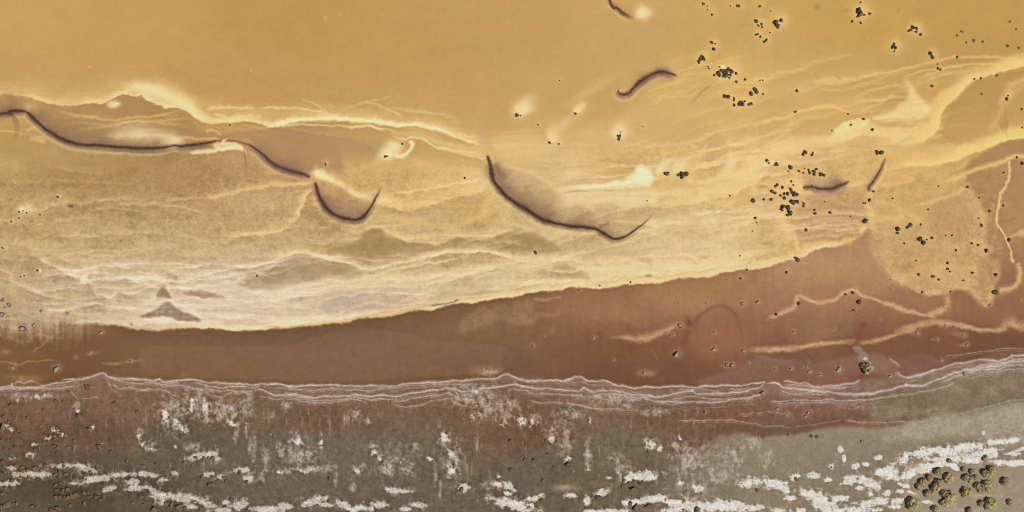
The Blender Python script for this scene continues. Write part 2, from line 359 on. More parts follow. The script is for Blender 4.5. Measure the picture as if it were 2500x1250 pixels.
for q, w, al in (([(620,264),(680,265),(750,268),(800,275),(835,285)],2.6,.45),([(730,242),(780,262),(830,282)],2.4,.28),([(890,248),(930,262),(985,284)],3,.28),([(830,268),(890,250),(960,236)],3,.2),
    ([(630,312),(700,305),(780,306),(860,308),(920,313),(980,322)],2.4,.55),([(850,312),(880,306),(940,314)],2.4,.5),([(955,331),(990,338),(1030,339),(1060,355),(1100,362),(1160,375),(1188,384)],2.6,.8),([(1060,358),(1120,372),(1190,390)],4,.5),
    ([(500,262),(560,262),(620,264)],4,.5),([(640,280),(560,285),(520,272)],5,.4)):
    band(q, w, w * .8, PALE, al, 2, (.15,.15))
band([(950,320),(1010,330),(1060,342),(1120,358),(1180,375)], 10, 10, (220,188,126), .5, 2)
# streaks inside the first bar
for q, al in (([(130,266),(200,283),(300,290),(360,286),(430,272),(465,270)],.5),([(165,322),(230,311),(330,298),(440,293),(480,290)],.35),([(150,300),(260,302),(380,300),(470,310)],.35),([(440,338),(500,335),(540,340)],.5),([(500,322),(520,315),(545,332)],.5),([(0,320),(60,325),(100,318)],.35),([(60,318),(75,312),(90,300)],.4)):
    band(q, 3.5, 3.0, (222,188,122), al, 2, (.2,.2))
poly([(262,338),(285,318),(330,309),(380,315),(425,330),(445,348),(410,354),(372,347),(330,348),(290,346)], (230,203,150), .75, 22, mod=np.clip(.85+.3*STRK,0,1.1), h=.05)
blob(428,345,22,11,BRT,.7); blob(345,330,52,13,BRT,.45)
blob(65,258,14,9,(214,176,122),.6)
poly([(70,330),(95,328),(112,338),(108,352),(90,345),(72,336)], (214,180,120), .5, 6)
poly([(460,371),(490,362),(540,357),(578,352),(592,360),(600,378),(592,372),(570,360),(520,368),(480,374)], (236,210,156), .85, 4, h=.05)
poly([(520,352),(560,345),(590,356),(560,360),(530,362)], (240,216,166), .7, 5)
# ---- sand sheets round the second and third crescents
band([(500,479),(545,476),(590,466),(640,456),(700,452),(750,446),(772,438)], 8, 4, (214,182,120), .75, 2)
band([(400,488),(470,484),(520,480)], 5, 3, TAN, .5, 2)
band([(540,594),(580,577),(610,574),(650,571),(685,561),(716,545),(730,520),(742,490),(757,466),(768,450)], 12, 3, (222,190,132), .85, 2, mod=ST, h=.05)
band([(755,420),(785,428),(820,444),(850,463),(880,478),(920,488),(970,492),(1010,490)], 13, 7, (234,204,142), .85, 1.8, (.08,.3), h=.08)
band([(770,424),(790,426),(815,440)], 8, 5, BRT, .6, 2)
band([(890,492),(940,500),(985,510),(1040,499),(1090,489),(1130,475),(1170,467),(1195,452)], 22, 3, (226,192,130), .8, 1.8, mod=ST, h=.05)
band([(830,410),(900,405),(980,400),(1080,415),(1170,425)], 26, 30, (214,178,112), .5, 1.6)
band([(960,470),(1030,462),(1100,452),(1180,440)], 6, 3, PALE, .5, 2)
band([(880,560),(920,556),(958,570),(1000,590),(1045,593),(1065,597),(1092,590),(1112,577),(1150,588),(1190,580),(1225,566),(1260,560)], 26, 2.6, (222,190,132), .8, 1.7, mod=ST, h=.05)
band([(900,520),(980,535),(1060,550),(1130,545),(1180,520),(1200,490)], 16, 8, (216,182,120), .55, 1.7)
blob(955,366,30,20,(236,208,150),.85,-35,2.4,h=.08); blob(942,378,17,11,BRT,.7); blob(960,352,16,10,BRT,.4)
band([(1003,343),(1008,356),(1001,371),(982,380),(962,376)], 5, 5, (240,214,156), .9, 2, h=.05)
# ---- pale ground between the crescents and the rocks
poly([(1190,340),(1260,320),(1330,330),(1370,360),(1460,380),(1520,395),(1450,420),(1350,430),(1290,400),(1220,380)], (224,192,132), .6, 26, mod=ST)
band([(1220,400),(1280,420),(1330,440),(1370,465),(1420,490),(1460,520)], 12, 5, (228,196,136), .8, 2, h=.05)
poly([(1330,448),(1400,466),(1500,466),(1600,462),(1596,492),(1540,502),(1470,500),(1420,500),(1390,486),(1350,468)], (230,202,147), .8, 12, mod=np.clip(.85+.3*STRK,0,1.1), h=.05)
poly([(1360,456),(1440,449),(1518,440),(1545,421),(1558,397),(1582,412),(1593,432),(1589,450),(1570,457),(1500,462),(1400,463)], (241,217,167), .82, 9, mod=np.clip(.88+.22*STRK,0,1.05), h=.06)
blob(1572,428,17,26,(249,231,186),.75,-20,2.4); band([(1390,462),(1450,456),(1520,450),(1570,440)],6,3,(249,231,186),.7,2,(.3,.1))
band([(1375,466),(1440,468),(1520,463)], 2, 2, (200,165,105), .6, 2)
poly([(1668,438),(1720,438),(1760,416),(1786,374),(1798,384),(1801,402),(1782,424),(1742,442),(1700,446)], (234,206,148), .75, 10, mod=np.clip(.8+.3*STRK,0,1.1), h=.06)
band([(1570,500),(1650,498),(1720,488),(1790,470),(1855,432),(1885,395)], 30, 4, (230,198,136), .75, 1.8, mod=ST, h=.06)
band([(1700,470),(1760,460),(1820,430),(1870,385),(1950,360)], 16, 14, (232,200,136), .6, 1.8)
band([(1560,360),(1640,352),(1720,338),(1800,308),(1860,297),(1920,284)], 5, 4, (222,186,122), .6, 2)
band([(1680,350),(1700,362),(1712,368),(1730,352)], 4, 3, (222,186,122), .6, 2)
band([(1775,360),(1830,340),(1880,322),(1930,318)], 5, 4, (226,190,126), .6, 2)
for x, y, rx, ry in ((1275,264,27,24),(1412,264,14,13),(1350,328,15,22),(1509,322,20,22),(1615,412,22,16),(1661,408,22,20),(1568,30,17,20)):
    blob(x - rx * .1, y + ry * .15, rx * .8, ry * .7, (238,212,160), .85, -35, 2.4, h=.04)
    blob(x + rx * .3, y - ry * .3, rx * .95, ry * .85, (234,206,152), .6, -38, 2.2)
    if 0: band([(x - rx * .35, y + ry * .5, .8), (x + rx * .1, y, 1), (x + rx * .8, y - ry * .7, .9)], rx * .72, rx * .72, (236,209,156), .9, 2.0, (0, .35), h=.04)
    blob(x + rx * .7, y - ry * .6, rx * 1.3, ry * 1.1, (218,186,130), .25, -40)
blob(1440,222,70,12,(214,178,114),.55,-32); blob(1400,290,60,18,(208,172,110),.5,-30); blob(1530,290,40,16,(212,178,114),.4,-40); blob(1380,300,28,12,(226,194,134),.5,-40)
blob(1300,300,80,40,(208,174,112),.3); blob(1450,340,90,40,(212,178,116),.35)
# ---- upper right bars
band([(2500,160),(2430,183),(2372,196),(2322,240),(2294,282),(2291,312),(2270,332),(2235,348),(2190,352)], 2.5, 22, (226,190,118), .9, 2, (0,.1), h=.08, pd=2.2)
poly([(2250,262),(2300,222),(2350,196),(2400,178),(2380,196),(2325,242),(2297,284),(2294,314),(2268,336),(2220,352),(2170,345),(2200,325),(2260,312),(2276,290)], (228,193,122), .75, 8, h=.05)
poly([(2500,322),(2440,328),(2390,345),(2330,368),(2260,388),(2200,396),(2250,404),(2330,390),(2400,366),(2460,342),(2500,338)], (230,194,120), .7, 10, h=.04)
band([(2500,150),(2440,165),(2380,185)], 14, 10, (232,194,116), .7, 2, (0,.2))
poly([(2208,192),(2226,214),(2247,238),(2264,254),(2268,276),(2248,294),(2195,297),(2128,295),(2118,290),(2170,273),(2202,250),(2219,232),(2212,206)], (236,208,148), .78, 13, mod=np.clip(.92+.12*STRK+.1*BLOT,0,1.05), h=.08)
poly([(2110,300),(2180,310),(2260,300),(2285,285),(2280,325),(2220,345),(2160,335),(2110,325)], (230,196,126), .8, 10)
poly([(2020,338),(2040,322),(2058,303),(2105,289),(2125,296),(2105,315),(2080,335),(2040,345)], (238,210,146), .8, 6, h=.06)
band([(1860,372),(1900,356),(1960,352),(2000,348),(2050,340),(2100,322),(2150,328),(2220,345)], 13, 15, (230,196,130), .75, 2, mod=ST)
band([(2120,299),(2180,290),(2240,290)], 2, 2, (208,172,108), .5)
poly([(2155,300),(2205,296),(2215,302),(2190,306)], (205,168,104), .7, 3)
poly([(1840,350),(1880,365),(1960,362),(2010,372),(2060,362),(2090,362),(2040,375),(1960,378),(1900,384),(1850,420),(1800,450),(1790,430),(1830,385)], (230,198,134), .7, 10, mod=ST)
band([(2500,335),(2462,340),(2402,364),(2332,386),(2272,401),(2200,408),(2150,405)], 2.5, 24, (230,194,118), .85, 2, (0,.15), h=.06, pd=2)
band([(2500,318),(2440,330),(2380,352)], 10, 10, (232,196,114), .6, 2, (0,.3))
poly([(2180,350),(2240,350),(2310,355),(2330,375),(2280,392),(2210,396),(2170,380)], (216,178,110), .5, 14)
for q, w, al in (([(1860,298),(1920,286),(1950,273),(1990,261),(2030,256),(2060,268),(2082,276)],4,.7),([(2100,272),(2150,250),(2188,228)],2.4,.5),([(2080,238),(2130,222),(2180,208),(2212,211)],3,.45),([(2230,200),(2270,182),(2330,165),(2400,156),(2500,160)],3,.6),
    ([(1990,212),(2060,195),(2180,175),(2240,160),(2330,143),(2420,137),(2500,146)],4,.55),([(2205,192),(2240,178),(2290,168)],3,.5),([(2500,196),(2462,226),(2438,262)],8,.5),([(2500,210),(2440,285),(2420,330)],10,.3),([(2500,382),(2450,395),(2380,416),(2330,434),(2280,446)],7,.7),([(2100,440),(2170,448),(2240,440)],6,.4)):
    band(q, w, w, (224,186,114), al, 2, (.1,.1))
band([(2462,385),(2468,410),(2458,445),(2442,490),(2436,538),(2442,560)], 3.4, 3.4, (220,182,116), .85, 2, (.1,.1))
band([(2438,545),(2452,572),(2466,612),(2478,642)], 2.6, 2.6, (216,180,118), .85, 2)
poly([(2466,580),(2500,560),(2500,580),(2480,578)], (214,178,116), .7, 4)
band([(2490,640),(2488,680),(2478,700),(2462,708),(2442,712)], 8, 8, (204,164,108), .8, 2)
# ---- ground on the right round the grouped rocks
band([(1935,560),(1945,590),(1950,615)], 5, 5, (224,190,122), .5, 2); band([(1905,520),(1920,560),(1935,590)], 10, 12, (224,190,124), .6, 2)
band([(1940,612),(1990,600),(2050,592),(2100,570),(2125,550)], 8, 6, (216,180,116), .75, 1.8, mod=RG)
band([(1950,622),(2010,602),(2060,595)], 3, 3, (214,178,116), .6, 2)
band([(2112,500),(2125,520),(2128,545),(2150,540),(2210,528)], 8, 8, (216,180,114), .7, 1.8)
band([(2130,492),(2180,500),(2210,520),(2250,545)], 8, 8, (214,178,114), .6, 1.8)
band([(2130,560),(2133,600),(2152,640),(2190,682),(2225,702),(2250,700)], 6, 10, (206,170,116), .5, 2, mod=RG)
band([(2250,715),(2280,712),(2310,703),(2345,700),(2375,712),(2395,728),(2415,738),(2425,722),(2422,700)], 9, 9, (200,163,112), .75, 2.0, mod=np.clip(RG*.5+.5,0,1.05), h=.03)
band([(2303,712),(2314,735),(2302,752),(2282,764),(2265,770)], 8, 8, (206,168,112), .75, 2, mod=RG)
band([(2240,500),(2290,490),(2340,470),(2360,460)], 6, 6, (212,176,112), .7, 2)
band([(2360,462),(2385,490),(2400,530),(2405,570),(2402,610)], 8, 8, (206,170,112), .5, 2, mod=RG)
band([(2190,690),(2250,660),(2290,655),(2350,660),(2390,660)], 16, 16, (208,172,114), .45, 1.8)
# ---- bands over the brown water
band([(1478,819,.4),(1530,826,.9),(1570,828,1.1),(1610,816,1),(1640,802,.9),(1662,788,.6)], 10, 7, (184,146,102), .7, 2.0, (.3,.15), mod=np.clip(RG+.3,0,1.1), h=.03)
band([(1815,853,.6),(1860,856,1),(1920,851,1),(2000,841,.9),(2080,836,.8),(2130,831,.9),(2180,816,.9),(2230,799,1),(2280,789,1),(2330,793,.9),(2370,803,.9),(2400,809,.9),(2440,803,1.2),(2470,785,1.6),(2500,796,1.4)], 7.5, 6.5, (194,156,112), .78, 2.3, (.05,0), mod=np.clip(RG*.6+ST*.5,0,1.05), h=.03)
band([(2180,805),(2210,798),(2240,803)], 4, 4, (180,138,92), .5)
band([(1865,785,.6),(1890,772,1),(1915,763,1.1),(1938,748,1),(1946,726,.9),(1952,722,.9),(1968,731,.9),(2000,737,.9),(2030,731,.8),(2052,719,.6),(2080,711,.6),(2112,722,.7),(2150,740,.8),(2200,755,.8),(2240,768,.8),(2292,777,.7)], 7, 6.5, (196,160,116), .78, 2.3, (.08,.05), mod=np.clip(RG*.5+.5,0,1.05), h=.03)
# red water stains
poly([(1690,800),(1710,770),(1745,750),(1785,757),(1806,790),(1814,835),(1790,850),(1740,845),(1700,830)], (150,94,70), .16, 40, coords='k')
band([(1675,770,.6),(1690,795,1.3),(1705,775,.8),(1730,755,.8),(1765,748,.8),(1790,762,.9),(1806,790,1),(1814,830,1.1),(1812,848,.8)], 5, 6, (126,74,56), .6, 1.3, (.05,.3), coords='k', mod=np.clip(.7+.5*BLOT,.1,1.1))
band([(1680,805),(1672,830),(1662,850)], 9, 9, (126,72,52), .5, 1.8, coords='k')
blob(1682,792,9,12,(112,76,66),.7)
band([(2112,785),(2102,812),(2092,838),(2082,862)], 8, 8, (122,70,50), .65, 1.8, coords='k'); blob(2115,810,26,28,(138,86,62),.5)
blob(1795,885,12,22,(126,74,56),.4,25); blob(2380,845,60,12,(128,80,58),.3)
# grey tongue and pinkish strand zone
poly([(1700,935),(1780,905),(1860,870),(1912,874),(1962,885),(2030,880),(2080,869),(2112,861),(2152,862),(2182,881),(2252,870),(2332,880),(2402,868),(2500,852),(2500,880),(2360,900),(2260,920),(2100,940),(1900,945),(1780,945)], (138,102,84), .6, 8, mod=np.clip(RG+.35,0,1.1))
poly([(2082,845),(2096,842),(2118,862),(2120,884),(2108,894),(2096,880),(2100,864),(2084,858)], (146,118,104), .8, 4)
blob(2112,876,5,4,(226,214,190),.85); band([(2118,885),(2128,893),(2134,902)], 1.6, 1.6, (205,185,168), .8)
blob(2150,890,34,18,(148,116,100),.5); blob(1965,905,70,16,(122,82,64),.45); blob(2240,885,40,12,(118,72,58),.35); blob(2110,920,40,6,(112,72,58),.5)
band([(1840,868),(1880,878),(1930,885)], 6, 6, (140,104,84), .4)
# brown water: the step, faint films, tan aprons under the shore
poly([(350,850),(450,846),(560,848),(700,842),(800,818),(900,808),(1000,816),(1060,830),(1150,838),(1240,850),(1240,905),(1100,915),(800,930),(400,915),(340,890)], (133,100,74), .55, 5)
poly([(1140,770),(1175,750),(1230,735),(1300,728),(1303,760),(1305,790),(1270,790),(1230,780),(1190,795),(1120,810)], (160,127,88), .55, 14, mod=np.clip(RG+.05,0,1.1))
poly([(1300,760),(1340,765),(1365,752),(1372,765),(1345,775),(1305,775)], (158,122,82), .6, 5, mod=RG); band([(1300,730),(1340,727),(1372,722)], 3, 3, (172,136,92), .6, 2)
blob(1345,805,9,14,(150,112,74),.5)
for x, y, rx, ry, an in ((232,862,14,4,-10),(330,880,16,4,-8),(285,885,10,3,-15),(8,858,16,6,0),(1778,891,18,7,-5),(2225,808,10,6,20),(2340,815,18,6,15),(2350,841,14,4,0),(2280,827,12,4,0),(1565,908,14,8,0),(1590,910,14,8,0)):
    blob(x, y, rx, ry, (170,130,88), .6, an, 1.8, mod=RG)
for q, al in (([(0,882),(40,886),(90,884),(140,882)],.45),([(70,862),(100,845),(130,815),(180,790)],.4),([(250,888),(300,885),(340,878)],.35),([(1430,790),(1480,810),(1500,820)],.12),([(1590,850),(1610,875)],.12)):
    band(q, 2.6, 2.6, (172,132,84), al, 2)
blob(60,925,40,12,(165,132,96),.6,mod=RG); blob(1190,905,34,12,(170,136,96),.6,mod=RG); blob(440,905,12,25,(112,84,58),.4,-35); blob(450,915,10,8,(150,112,68),.5)
blob(1480,905,60,25,(112,74,54),.4); blob(1240,895,14,24,(112,76,54),.4)
# ---- the shore of the yellow water: pale lip with a rusty edge
band(SHORE[4:40], 10, 3.0, (228,196,142), .85, 1.8, (.12,.05), mod=np.clip(ST+.2,0,1.1), h=.06)
band([(640,797),(720,795),(780,789),(850,781),(900,774),(950,769),(1000,757),(1050,750)], 3, 6, (190,148,92), .5, 2)
band([(880,773),(950,762),(1010,752),(1040,746)], 1.4, 1.4, (190,140,84), .5, 2)
band([(620,786),(690,780),(760,776),(830,772)], 3, 3, (222,188,130), .6, 2)
band([(1050,744),(1090,742),(1120,735)], 2, 3, (128,106,84), .7, 2)
for q, w, col, al in (([(60,612),(90,630),(122,648),(170,672),(212,674),(250,668)],9,(222,194,146),.75),([(0,655),(22,682),(60,697),(100,715),(140,727),(205,729)],7,(212,182,128),.7),([(0,600),(50,598),(110,615),(180,640),(230,655)],18,(210,180,128),.5),
    ([(188,664),(214,686),(226,710),(236,722),(256,725),(265,732),(282,720),(320,713),(360,702),(392,690),(408,700),(424,728)],5,(226,200,154),.75),([(220,710),(260,705),(300,708),(350,694),(400,686)],6,(222,196,152),.6),
    ([(300,690),(370,684),(440,692),(470,682),(520,668),(560,660),(610,654),(660,640)],8,(226,200,154),.75),([(180,640),(260,625),(320,622),(380,605)],6,(214,186,134),.5),([(345,742),(375,728),(395,724),(412,735),(440,748),(480,765)],7,(218,194,156),.75),
    ([(420,700),(500,712),(580,705),(640,690),(700,680)],10,(220,196,158),.6),([(480,740),(560,745),(640,735),(720,722),(780,705)],14,(220,196,158),.65),([(250,765),(300,772),(350,785),(430,795)],10,(212,184,140),.6),([(560,775),(640,765),(700,752)],10,(214,188,150),.5),
    ([(360,655),(420,640),(470,620),(520,600),(560,590)],7,(208,180,128),.5),([(430,600),(500,585),(560,592)],6,(206,176,122),.4)):
    band(q, w, max(1.5, w * .16), col, al, 1.8, (.12,.12), mod=np.clip(ST+.1,0,1.1), h=.03)
blob(205,682,9,10,(230,206,158),.8,60,3); blob(185,661,8,4,(232,208,164),.6); blob(64,508,22,14,(224,192,132),.75,p=2); blob(52,512,7,5,(242,222,178),.7); blob(95,659,4,4,(238,220,180),.9)
poly([(62,625),(75,610),(100,640),(110,655),(90,662),(62,655)], (172,142,98), .55, 8, mod=RG)
poly([(215,700),(222,690),(235,725),(250,760),(225,765),(208,740)], (176,146,104), .5, 8)
poly([(232,726),(255,728),(258,760),(232,762)], (176,148,108), .55, 3); poly([(287,715),(300,715),(338,728),(330,736),(290,738)], (174,146,106), .65, 4)
poly([(381,722),(390,706),(397,701),(407,708),(419,729),(392,723)], (164,134,94), .9, 3, mod=np.clip(.9+.15*MOTT,.4,1.05))
poly([(343,772),(375,756),(410,740),(440,757),(475,772),(492,784),(445,784),(405,776)], (148,117,86), .85, 7, mod=np.clip(.7+.35*MOTT+.25*BLOT,.05,1.05))
poly([(445,716),(490,711),(550,722),(556,728),(500,727)], (165,136,102), .7, 4); poly([(370,672),(400,664),(430,672),(435,685),(405,678)], (172,142,98), .6, 5)
poly([(578,698),(610,678),(650,660),(690,640),(730,625),(765,628),(775,645),(850,648),(880,660),(850,680),(760,690),(690,700),(620,705)], (164,136,94), .6, 10, mod=np.clip(RG-.05,0,1.1))
poly([(640,668),(690,640),(700,665),(680,685),(630,690)], (150,122,82), .4, 10, mod=RG)
for q, w, al in (([(620,662),(660,641),(700,626),(735,619),(770,622),(800,634),(850,641),(880,652),(902,657),(930,654),(980,646),(1030,631),(1080,620),(1130,617),(1200,617),(1240,630),(1270,641),(1330,652)],9,.85),([(750,690),(790,683),(840,689),(900,676),(960,662),(1010,648),(1060,641),(1110,633),(1150,627)],4,.7),
    ([(640,722),(700,707),(780,692),(850,692),(950,687),(1050,681),(1130,668),(1200,655),(1260,650)],14,.8),([(780,700),(860,702),(960,700),(1060,692),(1140,680)],8,.6),([(1000,740),(1080,725),(1160,715),(1240,700),(1330,690)],8,.45),
    ([(1240,652),(1290,656),(1340,646),(1366,632),(1400,634),(1432,646),(1480,646),(1530,640),(1562,649),(1592,668)],9,.75),([(1250,662),(1330,662),(1440,668),(1540,664),(1620,660),(1700,648),(1780,638),(1852,622),(1920,612)],16,.7),([(1580,618),(1600,628),(1650,622),(1690,628),(1700,638),(1740,632)],5,.6),
    ([(1400,690),(1480,682),(1580,672),(1680,662),(1770,645),(1850,632)],12,.6),([(1260,700),(1340,690),(1440,684)],8,.5)):
    band(q, w, max(1.5, w * .16), (226,198,146), al, 1.8, (.12,.12), mod=np.clip(ST+.15,0,1.1), h=.04)
poly([(1345,662),(1370,641),(1400,650),(1425,668),(1440,680),(1390,680),(1350,682)], (164,138,96), .6, 8, mod=np.clip(RG+.2,0,1.1)); blob(1330,668,18,10,(166,138,94),.6,mod=RG)
poly([(1572,674),(1585,668),(1590,680)], (160,130,86), .7, 3); poly([(1708,630),(1730,628),(1725,634)], (178,146,98), .6, 3)
poly([(785,752),(805,730),(830,714),(870,715),(900,722),(1000,735),(980,745),(900,755),(820,765)], (178,154,126), .42, 9, mod=np.clip(RG+.2,0,1.1))
poly([(1040,735),(1080,712),(1140,708),(1200,698),(1190,718),(1120,730)], (172,144,100), .55, 9, mod=RG); blob(990,720,28,14,(174,146,106),.5,mod=RG); blob(935,716,18,10,(176,148,106),.5)
band([(760,735),(800,712),(830,705),(850,712)], 6, 5, (222,188,140), .5, 2)
# braided pale strands lying side by side along the shore of the yellow water
SX = np.array([p_[0] for p_ in SHORE[:40]]); SY = np.array([p_[1] for p_ in SHORE[:40]])
for _ in range(60):
    L_ = wr.uniform(140, 520); x0 = wr.uniform(20, 1850 - L_ * .6); o_ = 8 + 165 * wr.random() ** 1.3; dr = wr.normal(0, 26); ph_ = wr.uniform(0, 6.28); n_ = max(5, int(L_ / 32))
    q = []
    for k in range(n_):
        f_ = k / (n_ - 1); x_ = x0 + L_ * f_
        q.append((x_, float(np.interp(x_, SX, SY)) - max(4, o_ + dr * (f_ - .5) + (4 + o_ * .07) * math.sin(ph_ + 6 * f_)), .3 + .9 * math.sin(math.pi * min(.97, f_ + .03))))
    wl_ = max(0, min(1, (1200 - x0) / 900))
    band(q, wr.uniform(3, 8), 1.5, (232, 207 + 5 * wl_, 154 + 20 * wl_), wr.uniform(.2, .52), 1.8, (.15,.15), mod=np.clip(ST + .1, 0, 1.15) * zA, h=.02)
for _ in range(46):
    wisp(wr.uniform(1180, 1950), wr.uniform(395, 600), -9, int(wr.integers(9, 26)), wr.uniform(4, 9), (232,204,152), wr.uniform(.22, .5))
# ---- the dark crescents: fine dark sediment heaped where a bar breaks off, slope shading painted in
RIDGE = np.zeros(U.shape, np.int8)
poly([(381,722),(390,706),(397,701),(407,708),(419,729),(392,723)], (164,134,94), .8, 3, mod=np.clip(.9+.15*MOTT,.4,1.05))
poly([(343,772),(375,756),(410,740),(440,757),(475,772),(492,784),(445,784),(405,776)], (148,117,86), .8, 6, mod=np.clip(.75+.35*MOTT+.2*BLOT,.05,1.05))
poly([(445,716),(490,711),(550,722),(556,728),(500,727)], (168,140,106), .55, 5, mod=RG)
poly([(590,698),(630,672),(690,641),(735,627),(768,632),(800,645),(860,652),(830,672),(740,684),(650,694)], (166,138,96), .5, 9, mod=np.clip(RG+.05,0,1.1))
poly([(795,614),(870,588),(905,562),(960,584),(1060,602),(1110,588),(1180,588),(1255,570),(1330,592),(1240,612),(1130,610),(1040,616),(940,632),(860,632)], (164,134,88), .45, 9, mod=RG)
DK, DP = (92,62,54), (120,92,76)
def shift(pts, k):
    P = np.array([(p[0], p[1], p[2] if len(p) > 2 else 1.) for p in pts]); T = np.gradient(P[:, :2], axis=0); T /= np.linalg.norm(T, axis=1)[:, None] + 1e-9
    Q = P.copy(); Q[:, 0] -= T[:, 1] * k; Q[:, 1] += T[:, 0] * k; return [tuple(q) for q in Q]
ROUGH = np.clip(.88 + .25 * MOTT + .10 * GR2, .25, 1.15)
RIDGE_H = np.zeros(U.shape, np.float32)
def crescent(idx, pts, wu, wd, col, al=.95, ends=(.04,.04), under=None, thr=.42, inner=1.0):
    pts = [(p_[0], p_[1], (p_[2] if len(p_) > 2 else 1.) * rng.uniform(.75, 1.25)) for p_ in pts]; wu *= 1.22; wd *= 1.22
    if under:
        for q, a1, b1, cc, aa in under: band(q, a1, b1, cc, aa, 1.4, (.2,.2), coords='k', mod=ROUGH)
    band(pts, wu * 7.5 * inner, wd * 1.6, (148,116,86), .66, 1.3, (.2,.3), coords='k', mod=np.clip(.8 + .45 * BLOT + .2 * MOTT, 0.1, 1.2))  # soft shade of the inner slope, painted as a wide brown gradient
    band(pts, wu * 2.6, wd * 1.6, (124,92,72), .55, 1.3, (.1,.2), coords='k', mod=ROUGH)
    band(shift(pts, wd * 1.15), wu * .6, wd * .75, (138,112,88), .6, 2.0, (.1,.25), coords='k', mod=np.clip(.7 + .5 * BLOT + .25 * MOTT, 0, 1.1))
    band(shift(pts, wd * 2.7), wu * .7, wd * 1.1, (220,188,134), .38, 1.8, (.15,.3), coords='k', mod=ROUGH)  # sunlit outer slope, painted as a thin pale band
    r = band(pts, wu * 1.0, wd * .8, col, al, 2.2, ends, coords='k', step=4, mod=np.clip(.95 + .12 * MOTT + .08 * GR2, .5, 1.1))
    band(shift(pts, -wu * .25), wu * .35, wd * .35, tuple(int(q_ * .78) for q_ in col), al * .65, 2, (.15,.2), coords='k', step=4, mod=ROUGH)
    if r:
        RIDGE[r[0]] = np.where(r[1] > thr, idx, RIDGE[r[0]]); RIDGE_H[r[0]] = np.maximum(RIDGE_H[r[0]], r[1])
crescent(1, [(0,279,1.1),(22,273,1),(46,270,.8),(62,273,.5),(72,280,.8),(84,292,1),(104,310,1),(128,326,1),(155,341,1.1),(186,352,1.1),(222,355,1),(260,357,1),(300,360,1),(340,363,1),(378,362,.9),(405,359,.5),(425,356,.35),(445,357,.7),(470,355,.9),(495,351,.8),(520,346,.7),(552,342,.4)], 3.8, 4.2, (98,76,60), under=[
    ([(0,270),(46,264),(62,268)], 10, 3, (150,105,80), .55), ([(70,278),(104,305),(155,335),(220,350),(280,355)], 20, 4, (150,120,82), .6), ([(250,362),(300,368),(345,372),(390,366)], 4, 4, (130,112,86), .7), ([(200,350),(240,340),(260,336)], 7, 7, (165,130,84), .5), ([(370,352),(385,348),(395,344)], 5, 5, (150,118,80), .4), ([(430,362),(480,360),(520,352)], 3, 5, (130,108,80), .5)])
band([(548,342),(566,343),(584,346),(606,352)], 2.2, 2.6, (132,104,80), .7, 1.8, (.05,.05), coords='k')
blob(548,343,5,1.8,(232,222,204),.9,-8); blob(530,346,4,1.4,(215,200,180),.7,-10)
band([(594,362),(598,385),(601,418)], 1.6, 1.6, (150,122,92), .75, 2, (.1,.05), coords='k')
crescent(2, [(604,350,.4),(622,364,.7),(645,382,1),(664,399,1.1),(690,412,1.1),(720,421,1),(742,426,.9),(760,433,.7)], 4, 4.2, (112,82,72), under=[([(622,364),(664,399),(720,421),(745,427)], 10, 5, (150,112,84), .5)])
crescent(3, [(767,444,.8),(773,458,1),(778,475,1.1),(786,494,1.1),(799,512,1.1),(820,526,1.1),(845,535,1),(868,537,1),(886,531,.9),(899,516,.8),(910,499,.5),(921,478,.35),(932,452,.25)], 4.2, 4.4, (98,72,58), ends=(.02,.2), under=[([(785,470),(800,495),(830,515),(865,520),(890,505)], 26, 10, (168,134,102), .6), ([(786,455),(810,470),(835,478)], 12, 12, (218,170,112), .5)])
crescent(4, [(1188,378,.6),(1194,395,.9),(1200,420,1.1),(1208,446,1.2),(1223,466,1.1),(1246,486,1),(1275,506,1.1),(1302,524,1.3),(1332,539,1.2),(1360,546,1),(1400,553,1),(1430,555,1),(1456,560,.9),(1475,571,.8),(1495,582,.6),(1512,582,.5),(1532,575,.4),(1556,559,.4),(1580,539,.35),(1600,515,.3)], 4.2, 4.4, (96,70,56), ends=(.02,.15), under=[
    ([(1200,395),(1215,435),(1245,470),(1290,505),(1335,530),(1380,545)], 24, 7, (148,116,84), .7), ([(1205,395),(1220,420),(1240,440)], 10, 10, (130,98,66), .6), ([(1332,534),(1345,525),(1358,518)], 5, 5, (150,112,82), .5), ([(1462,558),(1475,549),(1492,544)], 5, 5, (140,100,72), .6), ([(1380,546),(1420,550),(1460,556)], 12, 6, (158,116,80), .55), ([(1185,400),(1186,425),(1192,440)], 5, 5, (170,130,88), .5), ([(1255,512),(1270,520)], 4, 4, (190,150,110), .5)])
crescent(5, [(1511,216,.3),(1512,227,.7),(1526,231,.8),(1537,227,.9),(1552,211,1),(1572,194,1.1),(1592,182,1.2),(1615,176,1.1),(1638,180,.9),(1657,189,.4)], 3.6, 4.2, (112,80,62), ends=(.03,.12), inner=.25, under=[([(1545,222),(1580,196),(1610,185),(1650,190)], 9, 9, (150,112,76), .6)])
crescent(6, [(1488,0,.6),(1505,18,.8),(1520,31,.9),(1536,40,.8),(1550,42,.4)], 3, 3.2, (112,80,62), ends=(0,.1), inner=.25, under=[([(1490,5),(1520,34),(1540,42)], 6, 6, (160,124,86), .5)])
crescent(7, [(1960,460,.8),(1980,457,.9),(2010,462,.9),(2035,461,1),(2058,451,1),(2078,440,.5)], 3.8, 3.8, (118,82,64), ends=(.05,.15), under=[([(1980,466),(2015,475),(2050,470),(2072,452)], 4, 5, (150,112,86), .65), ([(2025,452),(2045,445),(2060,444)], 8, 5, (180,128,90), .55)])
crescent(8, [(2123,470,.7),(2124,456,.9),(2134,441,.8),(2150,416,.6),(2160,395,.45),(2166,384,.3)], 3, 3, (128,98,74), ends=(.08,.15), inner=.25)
band([(1548,42),(1558,42)], 2, 2, (170,150,130), .5)
